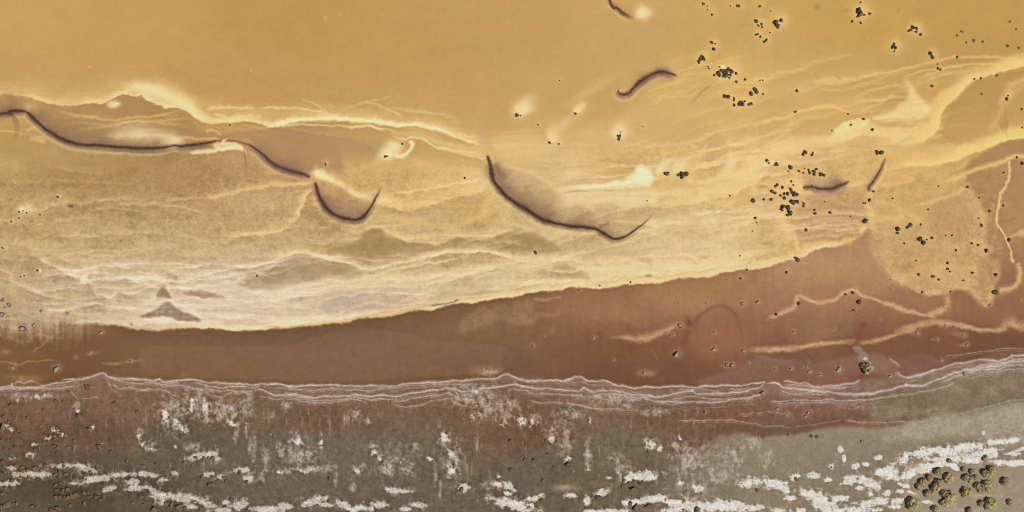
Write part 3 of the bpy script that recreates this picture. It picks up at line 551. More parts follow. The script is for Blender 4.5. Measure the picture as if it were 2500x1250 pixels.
# grey-blue wisps of weed lying loose
GB = (168,158,134)
for q, w, col, al in (([(1150,288),(1165,312),(1176,340),(1189,372)],3,(188,172,142),.6),([(962,392),(946,420),(934,448)],4,(184,168,130),.6),([(1600,515),(1612,492),(1625,470)],5,(196,176,136),.55),([(2166,384),(2182,360),(2210,342),(2242,335)],5,(196,176,134),.7),([(1680,253),(1698,242),(1718,221),(1742,205)],2.4,(150,122,86),.7),
    ([(2410,642),(2424,636),(2445,640),(2470,648),(2500,648)],2.2,(126,108,92),.75),([(2418,648),(2421,672),(2423,695)],2.2,(126,108,92),.6),([(2438,702),(2452,684),(2464,674),(2476,670)],2.4,(122,102,88),.75),([(2440,664),(2452,660),(2458,680),(2467,706)],2,(122,102,88),.7),([(2428,560),(2420,585),(2412,605)],4,(140,115,88),.6),([(2440,540),(2462,538),(2484,530)],2.6,(130,110,88),.6),([(2478,436),(2490,452),(2500,458)],3,(130,110,84),.5),
    ([(1802,62),(1820,62),(1845,58)],3,(160,134,92),.5),([(2055,30),(2070,25),(2085,26)],3,(158,132,84),.5),([(2195,20),(2192,35)],3,(160,134,86),.45),([(2040,180),(2050,190),(2058,200)],2.4,(150,128,84),.55),([(1790,240),(1795,225),(1800,212)],3,(176,148,94),.4),([(690,75),(720,50),(745,15)],4,(174,140,88),.45),([(2300,265),(2330,258),(2380,255)],4,(170,140,86),.4),
    ([(2400,790),(2390,800)],4,(120,92,68),.5),([(1762,750),(1768,700)],2,(150,118,88),.3)):
    band(q, w, w, col, al * .62, 1.7, (.25,.25), coords='k', mod=np.clip(.8+.5*BLOT,.1,1.2))
for x, y, rx, ry, col, al in ((172,503,8,4,(112,104,84),.85),(294,588,3,3,(130,116,88),.7),(223,382,3,3,(150,124,82),.8),(942,198,7,11,(176,152,96),.7),(1997,16,8,7,(160,132,86),.6),(545,95,3,4,(170,138,84),.6),(207,825,4,38,(108,84,58),.45),(235,793,4,6,(128,108,84),.6),(320,792,4,4,(140,118,90),.6),(157,800,5,20,(124,92,60),.4),(148,800,4,16,(122,82,62),.5),(1315,808,2,7,(110,92,72),.6),(404,760,5,3,(112,100,76),.5)):
    blob(x, y, rx, ry, col, al, coords='n')
# ---- strand lines of salt foam along the water's edge
FOAM = np.zeros(U.shape, np.float32)
FC = (222,209,196)
film = [(0,950),(120,946),(245,920),(400,938),(600,944),(820,950),(1000,948),(1240,925),(1400,935),(1560,955),(1800,952),(1960,945),(2100,945),(2260,915),(2400,890),(2500,876)]
band(film, 6, 34, (150,120,98), .42, 1.6, (0,0), mod=ST, coords='l')
LINES = [([(0,944),(28,936),(45,930),(60,936),(80,930),(100,940),(115,946)],1.1,.7),([(0,946),(40,944),(90,946),(130,937),(160,934),(198,933)],1.4,.9),([(0,951),(60,947),(120,949),(180,944),(200,938)],1.2,.8),
    ([(148,926),(190,928),(215,921),(245,913),(256,913),(275,923),(320,924),(375,929),(389,925),(404,933),(440,930),(475,928),(500,933),(540,935),(590,939),(620,939),(640,936),(680,938),(710,943),(760,939),(820,940),(870,944),(900,940),(930,944),(980,940),(1050,932),(1110,931),(1160,927),(1210,925),(1225,917),(1241,914),(1258,922),(1280,928),(1340,929),(1380,930),(1415,920),(1440,930),(1480,931),(1510,942),(1560,946),(1620,945),(1700,944),(1760,943),(1800,942),(1850,936),(1872,933)],1.7,1.0),
    ([(275,924),(300,932),(340,936),(372,934),(404,938),(440,933)],1.1,.7),([(470,932),(500,940),(530,946),(580,944),(618,946),(640,939)],1.2,.8),([(275,935),(292,948),(320,946),(345,951),(372,947)],1.1,.7),([(389,930),(400,944),(440,941),(470,948),(520,953),(570,955),(620,956)],1.1,.65),([(330,955),(390,950),(420,963),(440,966)],.9,.5),([(480,945),(510,962),(540,969),(570,958),(620,962)],.9,.5),([(170,950),(182,965),(195,974),(240,968)],.9,.45),([(262,925),(275,950),(300,962)],.9,.4),
    ([(620,953),(640,951),(660,960),(690,966),(720,962),(750,970),(800,968),(850,965),(900,965),(960,966),(1010,960),(1050,953),(1090,948),(1140,956),(1180,948),(1240,942),(1262,940),(1310,948),(1350,950),(1400,954),(1415,956),(1425,946),(1446,955),(1500,954),(1542,962),(1570,964),(1610,967),(1640,962),(1690,954),(1702,962),(1760,960),(1800,958),(1850,948),(1868,936)],1.6,.95),
    ([(690,957),(740,972),(780,978),(820,976),(870,970),(920,974),(960,976)],1.1,.6),([(630,967),(680,974),(700,968),(740,981),(800,983),(860,975),(900,985)],1,.5),([(955,972),(978,978),(1040,968),(1090,960),(1105,964),(1122,974),(1160,976)],1.2,.75),([(960,985),(985,993),(1020,990),(1060,978),(1100,973),(1112,985),(1140,990)],1,.55),([(1170,978),(1190,985),(1250,983)],1,.5),([(920,948),(980,945),(1060,936),(1110,940),(1160,938)],1,.5),([(700,946),(760,951),(820,949),(880,953),(940,950)],1,.55),
    ([(1565,965),(1590,978),(1640,979),(1700,982),(1760,980),(1800,974),(1850,965),(1870,955)],1.5,.9),([(1250,951),(1285,953),(1300,960),(1340,962),(1400,965),(1440,967),(1490,961),(1540,972),(1570,976)],1.1,.65),([(1290,975),(1320,983),(1360,982),(1400,985),(1440,996),(1500,998),(1560,1003)],1,.55),([(1380,980),(1420,990),(1450,998)],1,.45),([(1655,951),(1690,950),(1705,946),(1725,952),(1760,956)],1,.65),([(1780,951),(1810,950),(1835,947)],1,.6),([(1640,972),(1690,967),(1720,972),(1790,972)],1,.55),
    ([(1650,1027),(1700,1026),(1760,1025),(1800,1028),(1850,1036),(1880,1041),(1950,1040),(2010,1032),(2060,1025),(2100,1030),(2180,1030),(2240,1030),(2300,1015),(2350,1008),(2420,990),(2500,975)],1.1,.5),([(1800,1010),(1870,1006),(1930,1010)],1,.35),
    ([(1868,936),(1898,938),(1915,948),(1950,950),(1985,953),(2040,960),(2090,962),(2140,957),(2200,945),(2214,940),(2250,940),(2280,930),(2310,918),(2348,906),(2360,902),(2420,895),(2500,882)],2.2,1.0),([(1910,930),(1940,935),(1972,937),(1990,944),(2040,941),(2080,936),(2102,926)],1.8,.85),([(1915,942),(1960,941),(1995,948),(2040,946),(2056,947),(2068,945)],1.1,.65),([(1905,955),(1940,962),(1975,958),(1986,953)],1,.6),
    ([(2180,916),(2192,910),(2200,918),(2225,921),(2256,912),(2280,905),(2312,894),(2360,884),(2396,880),(2440,880),(2470,872),(2500,867)],2.0,.9),([(2290,935),(2330,922),(2380,905),(2440,900),(2500,890)],1.6,.75),([(2300,915),(2345,908),(2400,892),(2470,882),(2500,876)],1.4,.7),([(2170,870),(2185,885),(2200,897)],1.2,.5),([(2300,872),(2380,862),(2440,852),(2500,850)],1,.4),
    ([(1880,980),(1960,977),(2020,977),(2100,976),(2160,970),(2215,962),(2290,948),(2330,935)],1.3,.7),([(1880,982),(1930,985),(2000,982),(2080,985),(2150,985)],.9,.4),([(2040,990),(2060,995),(2120,995),(2180,993)],.9,.35),([(2350,925),(2420,912),(2500,900)],1,.5),([(1490,960),(1520,964),(1560,970),(1620,966)],1.4,.6)]
for q, w, al in LINES:
    r = band(q, w * .88, w * .88, FC, min(1, al), 1.8, (14 / (14 + abs(q[-1][0] - q[0][0])),) * 2, h=.03, coords='l', step=4, mod=np.clip(.82+.3*FINE+.3*BLOT,.2,1.2))
    for e_ in ((3.2, .4), (-3.0, .25), (6.5, .34), (10.5, .3), (15, .22), (20, .15)) if w > 1.3 else ((4.0, .28),):
        band([(x_[0] + rng.uniform(-4, 4), x_[1] + e_[0] + rng.uniform(-1.6, 1.6) * (1 + e_[0] * .08)) for x_ in q], .72, .72, FC, e_[1], 1.8, (.08,.08), coords='l', step=5, mod=np.clip(.6+.6*BLOT,0,1.2))
    band(q, 5, 6, (168,142,122), al * .22, 1.5, (.03,.03), coords='l', step=8)
    if r: FOAM[r[0]] = np.maximum(FOAM[r[0]], r[1])
for x, y, s in ((1985,953,3),(2213,940,3.5),(1690,953,2.5),(2277,904,2),(390,926,2),(2360,901,2.5),(1425,946,2)): blob(x, y, s, s, (220,206,190), .8, coords='n')
# ---- grey salt plain at the lower right
GREYP = [(1660,1120),(1720,1085),(1745,1062),(1800,1054),(1835,1058),(1850,1066),(1920,1062),(2000,1048),(2080,1042),(2140,1045),(2220,1032),(2300,1010),(2380,1002),(2440,990),(2500,976),(2760,950),(2760,1450),(1560,1450),(1600,1250),(1630,1170)]
gp = polymask(GREYP, 9); gw = sstep(1640, 1860, U + 60 * BIG + 25 * jx)[gp[0]]; lay(gp[0], np.clip(gp[1] * (.25 + .62 * gw) * (.95 + .06 * BLOT[gp[0]]), 0, 1), (148,136,112))
poly([(2200,1040),(2300,1018),(2380,1008),(2500,985),(2760,970),(2760,1100),(2500,1090),(2360,1070),(2250,1075),(2150,1070)], (176,163,140), .65, 20)
poly([(2210,1140),(2300,1115),(2420,1120),(2520,1125),(2760,1130),(2760,1450),(2180,1450),(2190,1250),(2200,1200)], (166,146,122), .75, 14, mod=np.clip(.9+.1*BLOT,0,1.1))
poly([(1640,1060),(1740,1040),(1900,1040),(2050,1020),(2060,1035),(1920,1052),(1800,1050),(1720,1070)], (112,78,58), .5, 10)
poly([(2130,975),(2300,945),(2500,905),(2500,965),(2380,995),(2250,1020),(2120,1020)], (134,116,88), .5, 16, mod=RG)
for x, y, rx, ry in ((2340,950,22,14),(2420,960,18,14),(2280,1005,60,12),(2180,1010,30,12),(2130,1005,10,16),(2460,940,20,14)): blob(x, y, rx, ry, (164,148,120), .45, 0, 2, mod=RG)
blob(610,1160,110,14,(116,92,58),.4,mod=RG); blob(760,1175,50,12,(118,94,60),.35); blob(240,1115,60,22,(92,86,66),.45); blob(560,1075,60,30,(98,90,70),.4)
for x, y, rx, ry in ((1380,1190,30,8),(2310,1235,30,5),(2400,1212,40,4),(2340,1245,60,4)): blob(x, y, rx, ry, (186,168,144), .5)
# ---- salt crust
SALT = np.zeros(U.shape, np.float32)
SN = fbm(34, 22, 5, 200, 0.72); SN2 = fbm(16, 20, 4, 210, 0.7); SH = fbm(9, 4.5, 3, 220, 0.7); SPK = fbm(6, 7, 2, 230, .7); STK2 = fbm(40, 5, 3, 260, .7, y=V + .12 * U)
def salt(x, y, rx, ry, ang=0., al=.95, col=(238,232,217), k=.42, soft=.16, dust=False, h=.05):
    ry *= 1.3 if dust else 1.22; rx *= 1.1
    R = max(rx, ry) * 2.4 + 14
    i0, i1 = np.searchsorted(Uc, [x - R, x + R]); j0, j1 = np.searchsorted(Vc, [y - R, y + R]); s_ = (slice(j0, j1), slice(i0, i1))
    c, s = math.cos(math.radians(ang)), math.sin(math.radians(ang)); dx, dy = U[s_] - x, V[s_] - y
    d = np.hypot((dx * c + dy * s) / rx, (-dx * s + dy * c) / ry)
    if dust == 2:
        f = 1.1 - d + 0.85 * SN2[s_] + 0.45 * FINE[s_]; m = sstep(0.15, 1.05, f) * al
    elif dust:
        f = 1.15 - d + 0.8 * SN2[s_] * np.clip(1.7 - d, 0, 1) + 0.25 * FINE[s_]; m = sstep(0.0, 1.7, f) * al
    else:
        f = 1.0 - d + k * SN[s_] * 1.5 + 0.38 * SN2[s_] + 0.34 * SH[s_]; m = sstep(-soft * 1.1, soft * 1.9, f) * al
        m = m * (1 - 0.8 * sstep(0.1, 1.0, SH[s_] + .55 * SN2[s_])) * np.clip(.86 + .22 * SN2[s_] + .05 * GR2[s_], .3, 1)
    if dust: m = np.clip(m * (1 + (.95 if dust == 2 else .75) * SPK[s_]), 0, 1)
    lay(s_, m, col, h)
    if not dust: lay(s_, m * .55 * sstep(-.1, 1.2, STK2[s_]), (206,190,164))
    SALT[s_] = np.maximum(SALT[s_], m)
DU = (192,178,158)
smear = sstep(.35, 1.5, fbm(10, 62, 3, 240, .7) + .75 * fbm(150, 70, 3, 245) + .25 * SPK) * zC * sstep(1230, 1120, V) * sstep(945, 990, V) * sstep(1900, 1600, U)
COL[:] += (c3(DU) - COL) * (smear * .42)[..., None]
speck = sstep(1.05, 1.7, SPK + .55 * SN2 + .4 * fbm(130, 60, 2, 250)) * zC * sstep(950, 1010, V)
COL[:] += (c3((220,208,190)) - COL) * (speck * .6)[..., None]
for q in [(420,1000,42,34),(490,990,38,44),(545,1003,42,30),(602,985,20,28),(430,1045,16,14),(50,968,40,9),(112,968,26,9),(190,992,14,14),(725,1072,22,16),(786,1078,9,22),(735,1112,42,22),(800,1140,26,13),(650,1118,14,26),(690,1150,22,9),(620,1100,9,42),(601,1050,7,16),(576,1040,11,11),(745,1146,26,11),(872,1146,26,15),(912,1090,12,14),(927,1120,15,22),(947,1140,18,26),(982,1130,16,16),(1002,1150,13,15),(1085,1075,22,20),(1110,1115,16,28),(1102,1150,26,22),(1016,1090,11,10),(1062,1150,7,32),(1075,1192,5,26),(1200,1180,30,14),(1170,1010,14,10),(1202,1000,34,22),(1232,1020,20,14),(1282,1030,26,15),(1304,1020,22,15),(1345,1060,18,26),(1382,1078,15,38),(1435,1110,11,42),(1592,1085,24,18),(1650,1085,16,16),(1520,1140,32,16),(1500,1118,20,14),(1680,1125,44,32),(1702,1190,44,22),(1660,1180,14,12),(1870,1125,22,26),(1500,975,28,11),(1458,972,22,9),(1250,990,22,14),(1150,965,62,28),(1190,908,24,9),(342,1065,14,20),(370,1090,22,14),(820,1170,6,26),(700,990,18,14),(860,1015,24,14),(900,1025,9,9),(1600,1005,40,12),(1400,1010,40,14),(690,1100,18,16),(575,1065,7,26),(610,1090,7,26),(475,1090,30,12),(1760,1160,40,20),(1790,1110,30,30),(1840,1080,26,16),(1530,990,18,10),(640,1165,14,14),(770,1140,16,10),(860,1190,10,14)]:
    salt(*q, al=.72, col=DU, dust=True, h=.02)
for q in [(450,985,70,36),(560,1000,60,34),(1200,985,90,40),(1480,985,90,24),(720,1110,70,50),(960,1120,70,50),(1100,1120,40,60),(1370,1050,40,60),(1700,1120,90,60),(420,1040,40,26)]:
    salt(*q, al=.30, col=DU, dust=True, h=.0)
for q in [(405,1010,9,12),(432,1028,9,9),(468,985,6,16),(500,990,7,16),(445,1048,14,9),(725,1078,13,9),(785,1080,6,11),(740,1150,12,6),(682,1152,14,5),(870,1150,10,7,-30),(915,1105,9,9,40),(932,1130,6,14,-40),(980,1130,9,9),(1085,1068,12,11,30),(1102,1108,9,14,-30),(1105,1148,13,11),(1155,1020,9,7),(1228,1035,9,6),(1270,1025,12,8,30),(1300,1030,14,7),(1345,1070,9,8),(1590,1085,14,9),(1525,988,4,5),(1435,1145,5,9),(1437,1022,6,8),(1385,1122,14,7),(1700,1190,16,9,30),(1665,1180,7,7),(1660,1070,6,7),(570,1038,7,5),(600,1045,4,9),(565,1030,8,4),(338,1062,6,5),(350,1085,5,9,30),(370,1095,14,4),(660,1060,3,3),(1170,1008,10,7),(50,975,12,6),(90,968,6,5),(110,966,5,6),(193,1003,6,5),(226,1045,8,5),(250,1082,6,4),(136,1048,10,6),(150,1060,14,6),(8,1042,12,6),(30,1048,5,4),(87,1084,12,3.5),(120,1070,9,5),(1165,960,3,6),(430,1090,4,4),(1610,1095,8,10),(1215,1165,8,7),(1050,1120,9,4),(1490,1165,9,4)]:
    salt(*q, al=.9, col=(224,214,198), dust=2)
for q in [(168,1136,44,5),(215,1144,28,6,12),(64,1158,36,6),(108,1156,22,6),(22,1179,20,6),(78,1112,11,5),(245,1166,34,6,-8),(300,1158,34,5,-6),(360,1158,26,5,6),(210,1176,26,4,-22),(180,1180,16,3),(325,1174,17,6),(400,1171,14,5),(275,1191,20,5,-15),(330,1192,26,5,-8),(375,1198,18,6,25),(395,1212,22,8),(440,1212,38,8,6),(485,1220,22,7,18),(400,1226,14,5),(465,1235,20,5),(515,1232,16,8),(585,1230,19,9),(552,1226,11,4),(540,1246,28,5),(640,1241,24,5),(680,1241,32,8,-10),(762,1224,30,8,-14),(792,1232,20,4),(480,1114,26,7,-12),(520,1108,12,8),(533,1119,8,5),(590,1146,20,5),(608,1168,10,9),(425,1155,9,5),(510,1158,14,5),(545,1163,12,4),(33,1118,8,3),(30,1142,12,4),
          (1130,1191,14,7),(845,1233,22,7,25),(880,1240,26,6),(925,1232,18,7),(990,1243,18,4),(1025,1234,16,6),(960,1196,18,5,12),(985,1200,20,5),(1238,1224,48,8,8),(1262,1234,50,9,14),(1305,1215,20,6,-14),(1392,1208,16,5),(1470,1201,16,8,-20),(1432,1222,9,9),(1240,1185,18,6,35),(1215,1180,10,6),(1240,1205,8,4),
          (1560,1160,40,8,-2),(1528,1168,12,7),(1592,1166,10,6),(1575,1221,44,7,-9),(1545,1226,22,6),(1605,1214,14,6),(1700,1234,70,12,0),(1785,1236,70,10,3),(1640,1246,26,6),(1500,1247,34,5),(1440,1248,24,3),(1640,1224,26,4),
          (1822,1177,18,9,-10),(1848,1174,24,8),(1885,1182,28,8,4),(1915,1192,18,8,30),(1940,1162,12,7),(1985,1160,14,6),(2020,1172,10,5),(1975,1203,26,8,4),(1995,1214,26,12,15),(2015,1232,40,12,20),(1930,1215,14,5),(2048,1216,22,6,-4),(2090,1244,46,7),(1900,1245,22,5),(1955,1246,9,4),
          (2080,1170,22,8,-14),(2110,1174,28,9,8),(2135,1188,14,8,30),(2165,1150,24,10,-10),(2180,1160,20,9,20),(2150,1152,14,5,-20),(2125,1205,10,8),(2163,1202,8,6),(2095,1190,9,6),
          (2205,1122,20,8,-25),(2240,1108,36,9,-6),(2300,1100,46,8,-5),(2360,1094,50,9,-8),(2430,1080,40,6,-8),(2475,1074,14,5,-10),(2310,1118,44,8,-4),(2390,1112,40,9,-6),(2240,1146,36,9,-14),(2215,1160,22,9,-25),(2290,1134,36,6,-4),(2330,1140,14,5,30),(2420,1098,22,7),(2480,1130,34,6,-3),(2440,1127,26,4),(2470,1108,16,4),(2490,1096,14,4,-20),(2312,1093,10,5,-20),(2370,1124,30,6),
          (2206,1186,14,5,20),(2196,1198,10,4),(2225,1202,12,2.5,25),(2130,1226,42,7,-8),(2190,1222,20,6,-6),(2260,1225,12,3.5,5),(2180,1236,14,4),(2050,1098,6,7),(2060,1117,4,9),(2029,1136,7,5),(2088,1139,9,7),(2112,1132,7,4),(2145,1118,9,5),(2400,1056,3,5)]:
    salt(q[0], q[1], q[2] * 1.5 + 5, q[3] * 1.5 + 4, q[4] if len(q) > 4 else 0., al=.4, col=(196,184,164), dust=True, h=0.)
    t_ = min(1, max(0, (q[0] - 250) / 1500))
    salt(*q, al=.80 + .12 * t_, col=(206 + 32 * t_, 197 + 35 * t_, 176 + 40 * t_))
WAT_Z = 0.0
# small pale collars where currents scour round a rock are set by the rock list further down
# ------------------------------------------------------------------ every rock the photo shows: where it stands, how wide it is
# (name, phrase that finds the group, kind, halo, [(u, v, radius in photo pixels)])
ROCKS = [
 ('of the top left string of upper rocks', 'd', 1, [(1718,9,4),(1729,14,2.5),(1728,24,2.5),(1739,35,4)]),
 ('of the loose row along the top edge', 'd', 1, [(1784,14,2.5),(1804,15,4.5),(1855,15,4.5),(1882,26,2.5)]),
 ('in the big round head near the top edge', 'd', 1, [(1895,54,9),(1908,50,6),(1899,62,7)]),
 ('of the loose group left of the big round head', 'd', 1, [(1847,53,5),(1852,62,4),(1861,58,4),(1862,66,3.5)]),
 ('of the scatter below the big round head', 'd', 1, [(1846,84,3.5),(1852,83,3),(1857,90,4),(1872,97,4.5),(1867,102,4),(1880,79,2.5),(1899,70,2)]),
 ('of the loose trio above the short hooked row', 'd', 1, [(1739,104,4.5),(1747,106,2.5),(1743,119,5)]),
 ('in the short hooked row left of the dense clump', 'd', 1, [(1715,138,5),(1718,144,5.5),(1709,145,4.5),(1705,149,4),(1707,153,4)]),
 ('of two specks between hooked row and dense clump', 'd', 0, [(1729,162,3),(1731,167,2.5)]),
 ('in the dense clump below the white sand spot', 'd', 1, [(1754,176,6.5),(1762,172,6),(1757,182,6),(1767,177,5),(1774,174,7),(1773,185,7),(1779,169,6),(1787,174,7),(1784,184,4),(1782,190,3.5),(1767,186,4.5),(1798,179,5)]),
 ('standing off just beside the dense clump', 'd', 0, [(1744,183,3.5),(1758,163,2.5),(1799,200,4),(1820,194,4)]),
 ('of the group right below the dense clump', 'd', 1, [(1844,218,6),(1848,225,5.5),(1833,229,6),(1864,229,3.5),(1856,197,2.5),(1863,196,2.5)]),
 ('of the joined pair below the dense clump', 'd', 1, [(1769,235,5.5),(1777,235,5.5)]),
 ('in the lowest row of the upper rock field', 'd', 1, [(1792,244,4),(1792,238,2.5),(1793,257,4.5),(1805,254,5),(1811,249,5.5),(1815,256,5),(1818,247,3.5),(1830,254,4.5),(1835,252,4)]),
 ('alone in a pale ring right of the upper field', 'd', 1, [(1947,222,5)]),
 ('on the thin pale sand line', 'd', 0, [(1942,273,4.5)]),
 ('in the large clump at the top right', 'd', 1, [(2098,25,8),(2104,33,7),(2096,38,5),(2093,28,5.5),(2111,36,3)]),
 ('loose round the large clump at the top right', 'd', 0, [(2125,33,4),(2082,51,4),(2102,56,4),(2102,5,3)]),
 ('in the arched clump near the top right', 'd', 1, [(2231,67,5.5),(2226,73,4),(2239,70,5),(2238,77,4),(2221,75,3.5),(2249,84,5)]),
 ('in the round clump below the arched one', 'd', 1, [(2180,114,6),(2187,117,6),(2183,107,4),(2184,125,3)]),
 ('of the pair above the long yellow bar', 'd', 1, [(2273,131,5.5),(2278,141,5)]),
 ('of the specks on the yellow line, upper right', 'd', 0, [(2290,157,2.5),(2291,167,4),(2297,169,3.5),(2277,210,4)]),
 ('lying sunk and blurred in the top right corner', 's', 0, [(2379,98,4.5),(2337,86,3.5),(2350,77,3.5),(2360,103,3),(2400,101,3.5),(2460,111,4.5),(2488,116,4.5),(2467,52,3.5),(2482,71,3),(2338,139,4)]),
 ('lying sunk along the broad yellow bar', 's', 0, [(2435,183,4.5),(2396,191,3.5),(2380,193,4),(2398,229,4)]),
 ('of two in the brown basin at the right edge', 'd', 0, [(2459,241,5),(2463,233,3)]),
 ('close against the right edge of the picture', 'd', 0, [(2496,266,4),(2497,311,3),(2497,398,5),(2483,384,4),(2451,421,3.5)]),
 ('in the trail of specks across the bright sand fan', 'd', 0, [(2071,278,3),(2109,290,4),(2078,305,3.5),(2131,316,4.5),(2032,318,2.5)]),
 ('of the joined two above the thin tailed crescent', 'd', 1, [(2143,372,6),(2153,373,7)]),
 ('of the upper two groups over the short red crescent', 'd', 0, [(1966,371,6),(1961,378,4.5),(1983,378,4.5),(1985,373,3)]),
 ('of the upper left string in the middle right field', 'd', 0, [(1873,392,5),(1878,398,3),(1896,400,6),(1931,409,6.5),(1925,418,3)]),
 ('of the dark row above the short red crescent', 'd', 0, [(1952,418,3.5),(1965,411,2.5),(1962,422,3.5),(1975,415,4),(1977,421,4),(1987,418,5.5),(1988,426,5),(1994,413,4.5),(2004,425,6.5),(2013,428,4)]),
 ('of the small ones left above the crowded group', 'd', 0, [(1899,451,4.5),(1893,454,4),(1911,457,5),(1886,467,5.5),(1894,471,5),(1933,443,3.5),(1938,451,3),(1983,452,2.5)]),
 ('in the crowded group left of the short red crescent', 'd', 0, [(1932,464,6),(1924,473,5.5),(1915,473,4.5),(1916,482,5),(1906,477,4),(1934,470,5),(1941,470,5),(1946,475,5.5),(1939,477,5)]),
 ('of the three spaced out left of the crowded group', 'd', 0, [(1839,488,6),(1865,487,4),(1883,487,4.5)]),
 ('of the big heads at the foot of the crowded group', 'd', 0, [(1937,495,8),(1947,492,6),(1911,505,7),(1910,513,4.5),(1925,505,6.5),(1929,519,7.5),(1925,525,5)]),
 ('on the bare brown patch below the short red crescent', 'd', 0, [(1963,498,4.5),(1963,504,3.5),(1990,513,3.5),(1992,521,4.5),(2027,518,4.5),(2014,492,2.5),(2077,528,2.5)]),
 ('of the knot at the foot of the thin tailed crescent', 'd', 0, [(2124,488,5.5),(2114,496,3),(2109,496,3),(2133,467,4)]),
 ('of the scatter on pale sand below the left rocks', 'd', 0, [(1844,532,4),(1848,543,2.5),(1838,564,2.5),(1783,478,3),(1580,490,2.2)]),
 ('alone and large at the tip of the sandy point', 'd', 0, [(2112,540,8)]),
 ('alone on the sand left of the sandy point', 'd', 0, [(1969,561,5)]),
 ('of the upper left groups on the round sand lobe', 'd', 0, [(2223,548,6),(2216,556,5),(2192,559,7),(2193,569,4),(2209,594,3.5),(2250,548,3),(2181,484,3)]),
 ('of the central group on the round sand lobe', 'd', 0, [(2249,585,7),(2254,591,6),(2264,585,3),(2276,581,4),(2267,511,3.5)]),
 ('on the right half of the round sand lobe', 'd', 0, [(2325,575,3.5),(2310,575,2.5),(2398,550,5),(2391,533,2.5),(2417,514,4),(2392,483,3),(2389,598,4),(2373,593,3.5),(2335,611,4),(2293,454,3),(2364,456,4)]),
 ('on the lower half of the round sand lobe', 'd', 0, [(2314,642,4.5),(2316,657,4),(2321,663,3.5),(2375,666,4),(2280,675,5),(2293,683,4),(2244,670,4),(2238,637,3),(2353,684,3.5)]),
 ('on the right rim of the round sand lobe', 'd', 0, [(2408,612,6),(2451,502,4),(2464,586,5.5),(2431,670,5.5),(2433,715,7.5)]),
 ('beneath the curved lower rim of the sand lobe', 'p', 0, [(2253,714,5),(2323,713,4),(2177,707,3.5),(2174,682,2.5),(2419,744,4),(2493,734,3)]),
 ('on the zigzag sand line in the red brown water', 'd', 0, [(2083,715,5.5),(2064,719,4),(2097,737,6.5),(2084,758,3.5),(1950,742,5),(1895,767,4.5)]),
 ('of two where the yellow sand meets brown water', 'd', 0, [(1948,634,7),(1920,665,4.5)]),
 ('at the foot of the pale oval upper middle', 'd', 0, [(1263,281,5),(1271,282,2.5)]),
 ('beside the small pale spot right of that oval', 'd', 0, [(1405,277,4)]),
 ('of the scattered few below the two pale spots', 'd', 0, [(1342,348,4),(1365,351,3),(1313,304,2.5)]),
 ('in the pale drop shaped spot above the bright horn', 'd', 0, [(1513,332,6),(1511,339,4.5),(1516,322,2.2),(1570,308,2.5)]),
 ('standing single right of the bright horn of sand', 'd', 0, [(1629,425,6.5)]),
 ('in the round clump right of the bright horn', 'd', 0, [(1667,426,8),(1674,424,6),(1657,427,5),(1665,434,5)]),
 ('in the pale blob between the left crescents', 'd', 0, [(940,382,4),(945,381,3.5),(982,350,3)]),
 ('of the specks in the tan middle ground', 'd', 0, [(793,398,2.5),(795,402,2.5),(1135,434,3.5),(561,306,3),(1366,196,2.5)]),
 ('alone on the pale sand below the long crescent', 'd', 0, [(1308,618,5)]),
 ('of the specks along the sharp edge of brown water', 'd', 0, [(1807,624,2.5),(1808,680,4),(1824,659,3.5),(1540,689,3),(1465,698,2.5),(1413,708,3),(627,674,3.5)]),
 ('of the specks by the pale spot at the left edge', 'd', 0, [(45,517,3),(55,514,2.2),(64,520,2.5),(97,524,2.5),(45,532,3),(27,541,3),(140,481,3.5)]),
 ('of the specks in the left beige sand', 'd', 0, [(91,660,3.5),(6,606,3),(50,676,2.2),(59,673,2.5)]),
 ('at the left edge beside the beige sand', 'p', 0, [(6,733,6),(22,745,6),(11,750,4),(2,769,7),(99,760,4.5),(163,765,5)]),
 ('of two rimmed ones in the streaked brown at left', 'p', 0, [(54,801,9),(82,795,7)]),
 ('in the brown water at the left', 'p', 0, [(247,812,4.5),(220,864,4),(183,873,4),(137,900,8),(29,897,6),(317,882,4)]),
 ('of the first few in the brown water, mid picture', 'p', 0, [(1301,845,5),(1451,825,4),(1330,820,2.5),(1499,879,3.5)]),
 ('beside the dark red arc stain', 'p', 0, [(1662,795,6.5),(1638,818,3),(1646,818,3),(1744,812,4.5),(1744,852,5),(1657,740,3),(1725,740,3.5)]),
 ('alone, pale and large below the red arc', 'p', 0, [(1652,865,9)]),
 ('of two on the small yellow sand patch', 'p', 0, [(1774,892,5.5),(1787,892,6)]),
 ('of three at the right end of the red arc', 'p', 0, [(1815,859,5),(1828,886,3),(1573,911,6)]),
 ('of two close together above the red arc', 'p', 0, [(1812,742,6),(1851,737,5)]),
 ('below the long sand band at the right', 'p', 0, [(2241,814,5),(2352,819,5.5),(2361,842,5),(2288,829,4),(2310,796,4),(2329,799,4)]),
 ('in the brown water above the long sand band', 'p', 0, [(1937,811,4),(2037,804,3),(2149,780,3)]),
 ('left of the green bush on the strand', 'p', 0, [(2049,905,7),(1933,901,4.5),(1893,901,4.5),(1976,909,5),(2001,916,4.5),(1970,898,3),(1959,898,3),(1973,884,3.5)]),
 ('right of the green bush on the strand', 'p', 0, [(2174,919,4.5),(2186,916,4.5),(2354,913,6),(2298,880,4)]),
 ('below the foam lines at the right', 'p', 0, [(1862,959,8),(1720,1006,5),(1898,997,6),(1921,1012,5.5),(1973,1006,6),(1965,1016,5),(1939,993,4)]),
 ('on the grey plain at the lower right', 'b', 0, [(1980,1064,5),(1994,1066,4.5),(1923,1061,4),(2102,1077,4),(2029,1140,3),(2020,1179,3.5),(1943,1169,6),(1849,1196,6)]),
